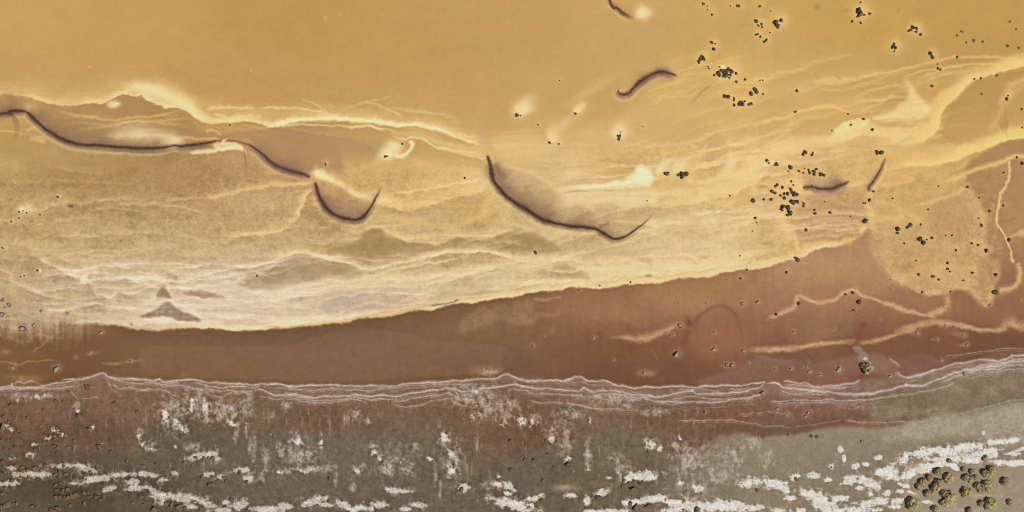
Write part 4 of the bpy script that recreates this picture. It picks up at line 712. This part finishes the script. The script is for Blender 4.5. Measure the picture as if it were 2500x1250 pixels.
 ('at the lower left edge, highest of the brown mounds', 'b', 0, [(10,1018,6.5),(29,988,8),(6,1047,9),(22,1031,5),(46,1048,6),(51,1060,5),(22,1073,6),(3,1076,5)]),
 ('in the loose row under the left foam lines', 'b', 0, [(137,980,6),(155,981,6),(107,1000,5),(108,1026,5),(67,1019,5),(99,1040,3.5)]),
 ('under the small white crust at the lower left', 'b', 0, [(108,1060,5),(120,1066,5),(134,1063,5),(147,1063,5.5),(159,1063,5),(134,1073,5),(110,1081,5.5),(121,1077,4.5),(140,1047,5.5)]),
 ('in the cluster below the small white crust', 'b', 0, [(134,1088,7),(143,1094,7),(166,1092,6),(184,1075,7),(139,1106,5),(128,1107,4)]),
 ('left of the cluster below the small white crust', 'b', 0, [(25,1100,6),(37,1091,6),(13,1092,4),(56,1093,5.5),(63,1085,4),(86,1096,4.5),(97,1094,5)]),
 ('of the separate ones below the left foam', 'b', 0, [(214,945,8),(168,957,5),(195,1013,8),(190,1019,5),(222,1051,7),(245,1093,7.5),(271,1103,6),(282,985,8),(334,1004,5)]),
 ('in the band above the long white crust, lower left', 'b', 0, [(92,1117,6),(76,1116,6),(59,1120,4.5),(31,1117,5),(45,1117,4.5),(9,1125,9),(56,1139,7),(39,1136,5),(68,1146,6),(90,1144,9),(111,1136,6.5)]),
 ('in the clumps touching the long white crust', 'b', 0, [(157,1137,5),(166,1144,6),(134,1160,6.5),(147,1159,8),(161,1158,6),(181,1153,4.5),(221,1153,5)]),
 ('at the left edge beside the white crust', 'b', 0, [(6,1156,8),(22,1151,6),(21,1158,5),(53,1164,5),(73,1167,6),(31,1172,6),(47,1173,6),(16,1191,5),(6,1204,8)]),
 ('of the upper group right of the lower left corner', 'b', 0, [(137,1182,6.5),(147,1178,5.5),(141,1195,6),(155,1195,6),(165,1193,6)]),
 ('in the long chain near the lower left corner', 'b', 0, [(138,1216,8),(148,1214,8),(158,1213,7),(168,1214,8),(177,1212,7),(186,1207,8),(193,1209,6),(206,1203,7),(216,1201,6),(217,1212,5.5)]),
 ('right of the long chain, lower left', 'b', 0, [(236,1211,8),(246,1219,8),(254,1215,7),(208,1228,8),(172,1233,6)]),
 ('in the crowded lower left corner', 'b', 0, [(4,1237,9),(13,1234,8),(22,1232,8),(32,1230,6),(43,1228,8),(9,1243,7)]),
 ('along the bottom edge near the left corner', 'b', 0, [(81,1235,7),(88,1238,6),(125,1244,7),(134,1246,6),(146,1242,7)]),
 ('of the scattered brown ones left of centre', 'b', 0, [(311,1126,6),(351,1139,6),(379,1132,4.5),(358,1123,4),(364,1168,6),(344,1212,9),(325,1228,5.5),(376,1224,4),(352,1230,4)]),
 ('under the winding white crust at the bottom', 'b', 0, [(407,1228,7),(420,1230,7),(435,1237,8),(453,1241,7),(378,1245,8),(536,1227,5),(565,1219,5)]),
 ('round the short white crust left of centre', 'b', 0, [(512,1183,9),(522,1185,7),(535,1173,6),(495,1162,6.5),(518,1163,6),(545,1164,5),(553,1174,6),(586,1151,7),(602,1177,7)]),
 ('under the small white cap left of centre', 'b', 0, [(479,1117,6),(498,1119,5),(509,1118,5),(520,1117,6),(454,1128,6),(444,1063,6)]),
 ('alone on the grey mud at bottom centre', 'b', 0, [(804,1168,6),(1126,1195,6)]),
 ('with white crust beside it, under the middle foam', 'p', 0, [(1154,1025,6),(662,1016,5),(956,981,5),(1437,1026,5)]),
 ('of the scatter on red mud right of centre', 'b', 0, [(1246,1076,5),(1245,1145,6),(1333,1076,6),(1387,1133,9),(1284,1086,5),(1339,1107,4),(1281,1122,5.5),(1305,1121,5),(1323,1173,6),(1351,1140,4.5),(1583,1103,5)]),
 ('below the white crust bar right of centre', 'b', 0, [(1523,1171,5.5),(1537,1177,5.5),(1560,1180,6),(1569,1178,5.5),(1551,1195,9),(1519,1187,5)]),
 ('under the lowest white crust bars', 'b', 0, [(1460,1214,9),(1386,1217,5),(1415,1218,4),(1552,1236,10),(1538,1228,6),(1584,1235,9),(1701,1246,9),(1322,1221,6)]),
]
for phrase, kind, halo, L in ROCKS:              # currents scour pale sand round the heads
    for (u_, v_, r_) in L:
        if kind == 'd' and v_ < 720:
            blob(u_ + r_ * .7, v_ - r_ * .8, r_ * 2.6, r_ * 2.4, (226,188,116) if u_ > 1600 else (236,208,150), (.38 if halo else .2), -40, 1.7, h=.02, coords='n')
        elif kind == 'p' and v_ > 700:
            blob(u_ + r_ * .3, v_ - r_ * .2, r_ * 1.6, r_ * 1.5, (176,140,108), .4, 0, 2.2, coords='n')
blob(1768,164,6,2.6,(248,236,206),.95,10)

# settle the edges: grains sort themselves, so borders between sands are crisp
for rad, k_ in ((5.5, .45), (40, .28)):
    soft = np.stack([blur(COL[..., q_], rad) for q_ in range(3)], -1)
    COL += np.clip(COL - soft, -34, 30) * k_
np.clip(COL, 8, 250, out=COL); del soft
lowl = sstep(560, 700, V) * sstep(1400, 700, U) * zA
COL *= np.stack([1 + 0 * zA, 1 + .008 * zA + .012 * lowl + .012 * zB, 1 + .045 * zA + .085 * lowl + .05 * zB + .04 * zC], -1)
lum = COL @ np.array([.3, .59, .11], np.float32)
darkness = np.clip((205 - lum) / 55, 0.28, 1)
COL *= (1 + mid * darkness * (.085 * MOTT + .024 * GR2 + .010 * GRIT) + zB * (.020 * MOTT + .005 * GR2) + zC * (.060 * MOTT + .022 * GR2))[..., None]
# ------------------------------------------------------------------ height of the ground
wide = below(WATER, 120, 'k')
Z = -0.30 + 0.62 * wide + 0.11 * np.tanh(HGT / 0.16) + 0.012 * BLOT * (0.3 + zC) + 0.006 * FINE * zC
Z = np.where(zC > 0.5, np.maximum(Z, 0.012 + 0.02 * zC), np.minimum(Z, 0.06)).astype(np.float32)
Z += 0.16 * RIDGE_H
Z += 0.05 * np.clip(SALT, 0, 1) * np.clip(0.6 + 0.5 * SN2, 0, 1.2)
fade = np.clip((np.hypot(np.clip(np.abs(U1 - 1250) - 1500, 0, None)[None, :], np.clip(np.abs(V1 - 625) - 825, 0, None)[:, None]) / 300), 0, 1)
Z = np.where(fade > 0, Z * (1 - fade) + np.where(zC > .5, 0.3, -0.3) * fade, Z)

E_LIGHT = (1 - 0.06 * (1 - zC))[..., None] * np.array([0.94, 0.94, 0.975], np.float32)             # daylight reaching level ground, per channel (measured with a grey card)
def lin(c):
    c = np.clip(np.asarray(c, np.float32) / 255.0, 0, 1)
    return np.where(c <= 0.04045, c / 12.92, ((c + 0.055) / 1.055) ** 2.4)
ALB = np.clip(lin(COL) / E_LIGHT, 0.004, 0.86).astype(np.float32)

# ------------------------------------------------------------------ materials
def nodes(name):
    m = bpy.data.materials.new(name); m.use_nodes = True
    t = m.node_tree; t.nodes.clear()
    out = t.nodes.new('ShaderNodeOutputMaterial')
    return m, t, out
def N(t, kind, **kw):
    n = t.nodes.new(kind)
    for k, v in kw.items():
        if k in n.inputs.keys(): n.inputs[k].default_value = v
        else: setattr(n, k, v)
    return n
def noise(t, vec, scale, detail=4, rough=.6):
    n = N(t, 'ShaderNodeTexNoise'); n.inputs['Scale'].default_value = scale; n.inputs['Detail'].default_value = detail; n.inputs['Roughness'].default_value = rough
    t.links.new(vec, n.inputs['Vector']); return n
def ramp(t, fac, stops):
    r = N(t, 'ShaderNodeValToRGB'); cr = r.color_ramp
    while len(cr.elements) < len(stops): cr.elements.new(0.5)
    for e_, (p_, c_) in zip(cr.elements, stops): e_.position = p_; e_.color = (*c_, 1)
    t.links.new(fac, r.inputs[0]); return r
def mixc(t, a_, b_, fac=None, mode='MIX', f=1.0):
    m_ = N(t, 'ShaderNodeMix', data_type='RGBA', blend_type=mode); m_.inputs[0].default_value = f
    if fac is not None: t.links.new(fac, m_.inputs[0])
    t.links.new(a_, m_.inputs[6]); t.links.new(b_, m_.inputs[7]); return m_.outputs[2]

def ground_material(name, grain, bump, rough, spec):
    m, t, out = nodes(name)
    b = N(t, 'ShaderNodeBsdfPrincipled'); b.inputs['Roughness'].default_value = rough; b.inputs['Specular IOR Level'].default_value = spec
    at = N(t, 'ShaderNodeAttribute', attribute_name='sediment')
    geo = N(t, 'ShaderNodeNewGeometry')
    n1 = noise(t, geo.outputs['Position'], 2.6, 5, .7); n2 = noise(t, geo.outputs['Position'], 0.55, 4, .6)
    lo, hi = 1 - grain, 1 + grain
    r1 = ramp(t, n1.outputs[0], [(.25, (lo, lo, lo)), (.75, (1, 1, 1))])
    r2 = ramp(t, n2.outputs[0], [(.3, (1 - grain * .5,) * 3), (.7, (1, 1, 1))])
    c = mixc(t, at.outputs['Color'], r1.outputs[0], mode='MULTIPLY'); c = mixc(t, c, r2.outputs[0], mode='MULTIPLY')
    t.links.new(c, b.inputs['Base Color'])
    bp = N(t, 'ShaderNodeBump'); bp.inputs['Strength'].default_value = 1.0; bp.inputs['Distance'].default_value = bump
    t.links.new(n1.outputs[0], bp.inputs['Height']); t.links.new(bp.outputs[0], b.inputs['Normal'])
    t.links.new(b.outputs[0], out.inputs[0]); return m
M_SAND = ground_material('sand_bed', .05, .03, .9, .2)
M_MUD = ground_material('mud', .14, .07, .85, .25)
M_SALT = ground_material('salt', .22, .10, .8, .3)

m, t, out = nodes('water')
tr = N(t, 'ShaderNodeBsdfTransparent'); tr.inputs[0].default_value = (.99, .985, .975, 1)
gl = N(t, 'ShaderNodeBsdfGlossy'); gl.inputs['Roughness'].default_value = .08
fr_ = N(t, 'ShaderNodeFresnel'); fr_.inputs[0].default_value = 1.33
geo = N(t, 'ShaderNodeNewGeometry')
io = N(t, 'ShaderNodeMath', operation='MULTIPLY_ADD'); t.links.new(geo.outputs['Backfacing'], io.inputs[0]); io.inputs[1].default_value = 1 / 1.33 - 1.33; io.inputs[2].default_value = 1.33
t.links.new(io.outputs[0], fr_.inputs[0])
nz = noise(t, geo.outputs['Position'], 1.2, 3, .5)
bp = N(t, 'ShaderNodeBump'); bp.inputs['Distance'].default_value = .012; t.links.new(nz.outputs[0], bp.inputs['Height'])
t.links.new(bp.outputs[0], gl.inputs['Normal'])
mx = N(t, 'ShaderNodeMixShader'); t.links.new(fr_.outputs[0], mx.inputs[0]); t.links.new(tr.outputs[0], mx.inputs[1]); t.links.new(gl.outputs[0], mx.inputs[2])
t.links.new(mx.outputs[0], out.inputs[0]); M_WATER = m

def rock_material(name, dark, top, lo, hi):
    m, t, out = nodes(name)
    b = N(t, 'ShaderNodeBsdfPrincipled'); b.inputs['Roughness'].default_value = .9; b.inputs['Specular IOR Level'].default_value = .15
    tc = N(t, 'ShaderNodeTexCoord'); oi = N(t, 'ShaderNodeObjectInfo'); geo = N(t, 'ShaderNodeNewGeometry')
    n1 = noise(t, geo.outputs['Position'], 3.5, 4, .7)
    sx = N(t, 'ShaderNodeSeparateXYZ'); t.links.new(tc.outputs['Object'], sx.inputs[0])
    ad = N(t, 'ShaderNodeMath', operation='MULTIPLY_ADD'); t.links.new(n1.outputs[0], ad.inputs[0]); ad.inputs[1].default_value = 1.1; t.links.new(sx.outputs[2], ad.inputs[2])
    r = ramp(t, ad.outputs[0], [(lo, dark), (hi, top)])
    rv = ramp(t, oi.outputs['Random'], [(0, (.7, .7, .7)), (1, (1, 1, 1))])
    t.links.new(mixc(t, r.outputs[0], rv.outputs[0], mode='MULTIPLY'), b.inputs['Base Color'])
    bp = N(t, 'ShaderNodeBump'); bp.inputs['Distance'].default_value = .08; t.links.new(n1.outputs[0], bp.inputs['Height']); t.links.new(bp.outputs[0], b.inputs['Normal'])
    t.links.new(b.outputs[0], out.inputs[0]); return m
M_ROCK = {'d': rock_material('dark_reef_rock', (.022,.015,.011), (.12,.088,.06), .75, 1.3),
          's': rock_material('sunken_rock', (.10,.08,.055), (.17,.13,.085), .7, 1.3),
          'p': rock_material('salt_capped_rock', (.045,.032,.022), (.44,.34,.25), .85, 1.4),
          'b': rock_material('brown_rock', (.04,.027,.015), (.20,.135,.07), .6, 1.3)}

# ------------------------------------------------------------------ ground sheets, cut from one seamless grid
jj, ii = np.meshgrid(np.arange(NV - 1), np.arange(NU - 1), indexing='ij')
PX, PY = np.meshgrid(((U1 - 1250) * M_PER).astype(np.float32), ((625 - V1) * M_PER).astype(np.float32))
def q4(a_): return np.maximum(np.maximum(a_[:-1, :-1], a_[1:, 1:]), np.maximum(a_[1:, :-1], a_[:-1, 1:]))
greymask = np.zeros(U.shape, np.float32); s_, m_ = polymask(GREYP, 4); greymask[s_] = m_
cls = np.where(zC[:-1, :-1] > .5, np.where(greymask[:-1, :-1] > .5, 4, 3), np.where(zB[:-1, :-1] > .5, 2, 1))
rid = q4(RIDGE)
cls = np.where((rid > 0), 100 + rid, cls)
cls = np.where((q4(FOAM) > .5), 5, cls)
cls = np.where((q4(SALT) > .5), 6, cls)
def sheet_object(name, sel, mat):
    j, i = jj[sel], ii[sel]
    quad = np.stack([j * NU + i, (j + 1) * NU + i, (j + 1) * NU + i + 1, j * NU + i + 1], 1)
    used, inv = np.unique(quad, return_inverse=True); inv = inv.reshape(-1)
    me = bpy.data.meshes.new(name)
    co = np.stack([PX.ravel()[used], PY.ravel()[used], Z.ravel()[used]], 1).astype(np.float32)
    me.vertices.add(len(used)); me.vertices.foreach_set('co', co.ravel())
    me.loops.add(len(inv)); me.loops.foreach_set('vertex_index', inv.astype(np.int32))
    me.polygons.add(len(quad)); me.polygons.foreach_set('loop_start', np.arange(0, len(inv), 4, dtype=np.int32))
    try: me.polygons.foreach_set('loop_total', np.full(len(quad), 4, np.int32))
    except Exception: pass
    at = me.attributes.new('sediment', 'FLOAT_COLOR', 'POINT')
    c = np.ones((len(used), 4), np.float32); c[:, :3] = ALB.reshape(-1, 3)[used]
    at.data.foreach_set('color', c.ravel())
    me.update(calc_edges=True); me.validate()
    me.materials.append(mat)
    o = bpy.data.objects.new(name, me); S.collection.objects.link(o); return o
def tag(o, label=None, cat=None, group=None, kind=None):
    if label: o['label'] = label
    if cat: o['category'] = cat
    if group: o['group'] = group
    if kind: o['kind'] = kind
    return o
for k, nm, mat, lab, cat in ((1, 'sandy_seabed', M_SAND, 'yellow and beige sand bed under the clear shallow water', 'seabed'), (2, 'muddy_seabed', M_SAND, 'brown to reddish mud bed between yellow sand and foam lines', 'seabed'),
                             (3, 'mud_flat', M_MUD, 'dark brown and olive mud flat below the foam lines', 'mud flat'), (4, 'salt_plain', M_MUD, 'grey bare plain at the lower right', 'plain')):
    tag(sheet_object(nm, cls == k, mat), lab, cat, kind='structure')
tag(sheet_object('foam_lines', cls == 5, M_SALT), 'thin white wavering strand lines along the edge of the water', 'foam', kind='stuff')
tag(sheet_object('salt_crust', cls == 6, M_SALT), 'patchy white salt crust scattered over the mud flat', 'salt crust', kind='stuff')
for k, lab in ((1, 'long dark sediment ridge sagging from the left edge below pale sand'), (2, 'short dark sediment ridge running down from the white end of the long left one'), (3, 'dark U shaped sediment ridge cupping a brown hollow'),
               (4, 'longest dark sediment ridge, curving down to the right in the middle'), (5, 'dark S shaped sediment ridge alone in the yellow water'), (6, 'small dark sediment ridge at the top edge beside a pale spot'),
               (7, 'short reddish sediment ridge beside the crowded rocks'), (8, 'thin tailed sediment ridge below the upper right sand bars')):
    if (cls == 100 + k).any(): tag(sheet_object('sediment_ridge', cls == 100 + k, M_SAND), lab, 'ridge', 'dark sediment ridges')

me = bpy.data.meshes.new('water')
xw = (-5200, -20, 20, 5200)
pv = [(gx(-40300), gy(-40200), 0), (gx(42800), gy(-40200), 0), (gx(42800), gy(1000), 0), (gx(-40300), gy(1000), 0)]
me.from_pydata([(x, y, WAT_Z) for x, y, z in pv], [], [(3, 2, 1, 0)]); me.update(); me.materials.append(M_WATER)
wo = bpy.data.objects.new('water', me); S.collection.objects.link(wo)
tag(wo, 'clear still shallow water over the sand and mud beds', 'water', kind='structure')

# ------------------------------------------------------------------ rocks
def zat(u, v):
    i = int(np.clip(np.searchsorted(U1, u), 0, NU - 1)); j = int(np.clip(np.searchsorted(V1, v), 0, NV - 1)); return float(Z[j, i])
def rock_mesh(name, seed, lobes, mat):
    r = random.Random(seed); bm = bmesh.new()
    bmesh.ops.create_icosphere(bm, subdivisions=2, radius=1.0)
    L = [(Vector((r.gauss(0, 1), r.gauss(0, 1), r.uniform(-.1, 1.0))).normalized(), r.uniform(.14, .42), r.uniform(5, 16)) for _ in range(lobes)]
    pits = [(Vector((r.gauss(0, 1), r.gauss(0, 1), r.uniform(.2, 1.2))).normalized(), r.uniform(.10, .28), r.uniform(8, 18)) for _ in range(7)]
    for v in bm.verts:
        n = v.co.normalized(); k = .82
        for d, a_, p_ in L: k += a_ * max(0, n.dot(d)) ** p_
        for d, a_, p_ in pits: k -= a_ * max(0, n.dot(d)) ** p_
        k *= 1 + r.uniform(-.11, .11)
        v.co = Vector((n.x * k, n.y * k, max(n.z * k * .78, -.25)))
    me_ = bpy.data.meshes.new(name); bm.to_mesh(me_); bm.free(); me_.materials.append(mat); return me_
LIB = {k: [rock_mesh('rock', 100 * n_ + i, 7 + i % 3, M_ROCK[k]) for i in range(9)] for n_, k in enumerate('dspb')}
ORD = 'first second third fourth fifth sixth seventh eighth ninth tenth eleventh twelfth thirteenth'.split()
ADJ = {'d': 'dark', 's': 'dim grey', 'p': 'pale topped', 'b': 'brown lumpy'}
GRP = {'d': 'dark rocks in the shallow water', 's': 'sunken grey rocks', 'p': 'pale topped rocks on brown ground', 'b': 'brown rocks on the mud flat'}
RNAME = {'d': 'reef_rock', 's': 'sunken_rock', 'p': 'salt_capped_rock', 'b': 'mud_flat_rock'}
rr = random.Random(5)
for phrase, kind, halo, L in ROCKS:
    L = sorted(L); n = len(L)
    for k, (u_, v_, r_) in enumerate(L):
        me_ = rr.choice(LIB[kind])
        o = bpy.data.objects.new(RNAME[kind], me_); S.collection.objects.link(o)
        s_ = r_ * M_PER * (.84 if kind == 'p' else .92)
        hz = s_ * rr.uniform(.75, 1.15)
        z0 = zat(u_, v_)
        if kind == 's': hz = min(hz, .22) ; z0 -= 0.0
        o.location = (gx(u_), gy(v_), z0 - .05 * hz)
        if kind == 's': o.location.z = -0.30
        o.scale = (s_ * rr.uniform(.88, 1.12), s_ * rr.uniform(.88, 1.12), hz)
        o.rotation_euler = (rr.uniform(-.12, .12), rr.uniform(-.12, .12), rr.uniform(0, 6.28))
        if n == 1: lab = f'{ADJ[kind]} rock {phrase}'
        elif n == 2: lab = f'{("left", "right")[k]} {ADJ[kind]} rock {phrase}'
        else:
            w_ = 'leftmost' if k == 0 else 'rightmost' if k == n - 1 else ORD[k]
            lab = f'{w_} {ADJ[kind]} rock {"" if k in (0, n - 1) else "from left "}{phrase}'
        tag(o, lab, 'rock', GRP[kind])

# ------------------------------------------------------------------ shrubs
def leaf_material(name, c1, c2, c3_):
    m, t, out = nodes(name)
    b = N(t, 'ShaderNodeBsdfPrincipled'); b.inputs['Roughness'].default_value = .75; b.inputs['Specular IOR Level'].default_value = .2
    geo = N(t, 'ShaderNodeNewGeometry'); n1 = noise(t, geo.outputs['Position'], 2.2, 4, .7)
    r = ramp(t, n1.outputs[0], [(.3, c1), (.5, c2), (.72, c3_)])
    rv = ramp(t, geo.outputs['Random Per Island'], [(0, (.72, .72, .68)), (1, (1, 1, 1))])
    t.links.new(mixc(t, r.outputs[0], rv.outputs[0], mode='MULTIPLY'), b.inputs['Base Color'])
    t.links.new(b.outputs[0], out.inputs[0]); return m
M_LEAF = leaf_material('olive_foliage', (.25,.195,.085), (.41,.335,.15), (.54,.455,.22))
M_DRY = leaf_material('dry_foliage', (.23,.165,.085), (.36,.275,.145), (.48,.385,.21))
M_TWIG = leaf_material('twigs', (.12,.085,.04), (.18,.13,.06), (.24,.175,.08))
def foliage_mesh(name, seed, n, mat):
    r = random.Random(seed); vs = []; fs = []
    cl = [(Vector((r.gauss(0, 1), r.gauss(0, 1), abs(r.gauss(0, .9)) + .05)).normalized() * r.uniform(.55, .92), r.uniform(.14, .26)) for _ in range(48)]
    for _ in range(n):
        c, s_ = r.choice(cl)
        d = Vector((r.gauss(0, 1), r.gauss(0, 1), r.gauss(.3, 1))).normalized()
        p_ = c + d * s_ * r.uniform(.5, 1.0); p_.z = max(.03, p_.z * .85)
        nrm = (d + Vector((r.gauss(0, .5), r.gauss(0, .5), r.gauss(0, .5)))).normalized()
        a_ = nrm.orthogonal().normalized(); b_ = nrm.cross(a_); th = r.uniform(0, 6.28)
        a_, b_ = a_ * math.cos(th) + b_ * math.sin(th), b_ * math.cos(th) - a_ * math.sin(th)
        l_ = r.uniform(.06, .11); w_ = l_ * r.uniform(.5, .8); k_ = len(vs)
        vs += [p_ - a_ * l_, p_ + b_ * w_, p_ + a_ * l_, p_ - b_ * w_]; fs.append((k_, k_ + 1, k_ + 2, k_ + 3))
    bm = bmesh.new(); bmesh.ops.create_icosphere(bm, subdivisions=3, radius=.8)
    for v in bm.verts:
        nn = v.co.normalized(); k_ = .62
        for c, s_ in cl:
            dd = (nn * c.length - c).length
            if dd < s_ * 1.5: k_ = max(k_, c.length + s_ * .55 * (1 - (dd / (s_ * 1.5)) ** 2))
        k_ *= 1 + r.uniform(-.05, .05)
        v.co = Vector((nn.x * k_, nn.y * k_, max(0, nn.z * k_ * .85)))
    bm.verts.ensure_lookup_table(); k0 = len(vs)
    vs += [v.co.copy() for v in bm.verts]; fs += [tuple(k0 + v.index for v in f.verts) for f in bm.faces]; bm.free()
    me_ = bpy.data.meshes.new(name); me_.from_pydata(vs, [], fs); me_.update(); me_.materials.append(mat); return me_
def twig_mesh(name, seed):
    r = random.Random(seed); bm = bmesh.new()
    for _ in range(16):
        a_ = r.uniform(0, 6.28); el = r.uniform(.25, 1.4); d = Vector((math.cos(a_) * math.cos(el), math.sin(a_) * math.cos(el), math.sin(el) * .8)); x = d.orthogonal().normalized(); y = d.cross(x).normalized()
        L_ = r.uniform(.6, .85); b0 = [bm.verts.new(x * .05 * math.cos(q) + y * .05 * math.sin(q)) for q in (0, 2.1, 4.2)]; b1 = [bm.verts.new(d * L_ + (x * math.cos(q) + y * math.sin(q)) * .012) for q in (0, 2.1, 4.2)]
        for q in range(3): bm.faces.new((b0[q], b0[(q + 1) % 3], b1[(q + 1) % 3], b1[q]))
    me_ = bpy.data.meshes.new(name); bm.to_mesh(me_); bm.free(); me_.materials.append(M_TWIG); return me_
FO = [foliage_mesh('foliage', 40 + i, 650, M_LEAF) for i in range(4)]; FD = [foliage_mesh('foliage', 60 + i, 600, M_DRY) for i in range(4)]; TW = [twig_mesh('branches', i) for i in range(3)]
SHRUBS = [
 ('o', 'round olive shrub alone left of the others, tipped towards the bottom edge', [(2225,1230,16)]),
 ('d', 'small brown shrub at the bottom edge right of the lone round shrub', [(2281,1241,9)]),
 ('d', 'small brown shrub just left of the joined three lobed shrub', [(2263,1204,9.5)]),
 ('d', 'straggly brown shrub at the left end of the thicket', [(2241,1187,8),(2250,1174,10)]),
 ('d', 'dark brown shrub between straggly and tall olive shrubs', [(2268,1166,9)]),
 ('o', 'long olive shrub of stacked lobes in the left of the thicket', [(2289,1177,12),(2282,1190,12),(2276,1200,8)]),
 ('d', 'brown shrub touching the white crust above the thicket', [(2289,1151,10.5)]),
 ('o', 'round olive shrub right below the white crust', [(2315,1166,13)]),
 ('o', 'largest joined olive shrub with three lobes near the bottom', [(2304,1204,10),(2317,1213,15),(2305,1228,11)]),
 ('d', 'small brown shrub left of the open ring of twigs', [(2351,1145,7)]),
 ('d', 'ring shaped brown shrub with gaps in the middle of the thicket', [(2371,1151,7.5),(2356,1165,9),(2367,1168,9),(2380,1165,7)]),
 ('o', 'wide olive shrub at the upper right of the thicket', [(2404,1152,10),(2418,1147,12),(2410,1156,11)]),
 ('d', 'round brown shrub farthest right in the upper row', [(2451,1174,11)]),
 ('o', 'broad olive shrub with a dark left lobe, right of centre', [(2386,1185,10),(2406,1188,15),(2396,1193,11)]),
 ('o', 'single rounded olive shrub in the centre of the thicket', [(2358,1201,13.5)]),
 ('d', 'small brown shrub against the left side of a big round one', [(2393,1228,8)]),
 ('o', 'big round olive shrub near the lower right corner', [(2415,1228,15)]),
 ('d', 'small pointed brown shrub nearest the lower right corner', [(2463,1226,8)]),
 ('d', 'dark shrub cut off by the bottom edge', [(2367,1248,10)]),
 ('d', 'brown tuft in a bare ring within the white crust', [(2316,1125,6.5)]),
 ('d', 'brown tuft on the right part of the white crust', [(2403,1117,7.5)]),
 ('o', 'solitary green bush casting a black shadow on the strand', [(2118,901,13),(2107,893,7)]),
]
rs = random.Random(9)
for kind, lab, LB in SHRUBS:
    u0, v0 = LB[0][:2]
    r0 = bpy.data.objects.new('shrub', None); S.collection.objects.link(r0); r0.location = (gx(u0), gy(v0), zat(u0, v0)); r0.empty_display_size = .3
    tag(r0, lab, 'shrub', 'low shrubs')
    for k, (u_, v_, r_) in enumerate(LB):
        s_ = r_ * M_PER * 1.15; off = (gx(u_) - gx(u0), gy(v_) - gy(v0), 0)
        hh = s_ * (1.15 if 'solitary' in lab and k == 0 else rs.uniform(.85, 1.05))
        for nm, me_ in (('foliage', rs.choice(FO if (kind == 'o' and k != 0 or kind == 'o' and len(LB) == 1 or 'solitary' in lab) else FD)), ('branches', rs.choice(TW))):
            o = bpy.data.objects.new(nm, me_); S.collection.objects.link(o); o.parent = r0
            o.location = off; o.scale = (s_ * rs.uniform(.92, 1.06), s_ * rs.uniform(.92, 1.06), hh); o.rotation_euler = (0, 0, rs.uniform(0, 6.28))
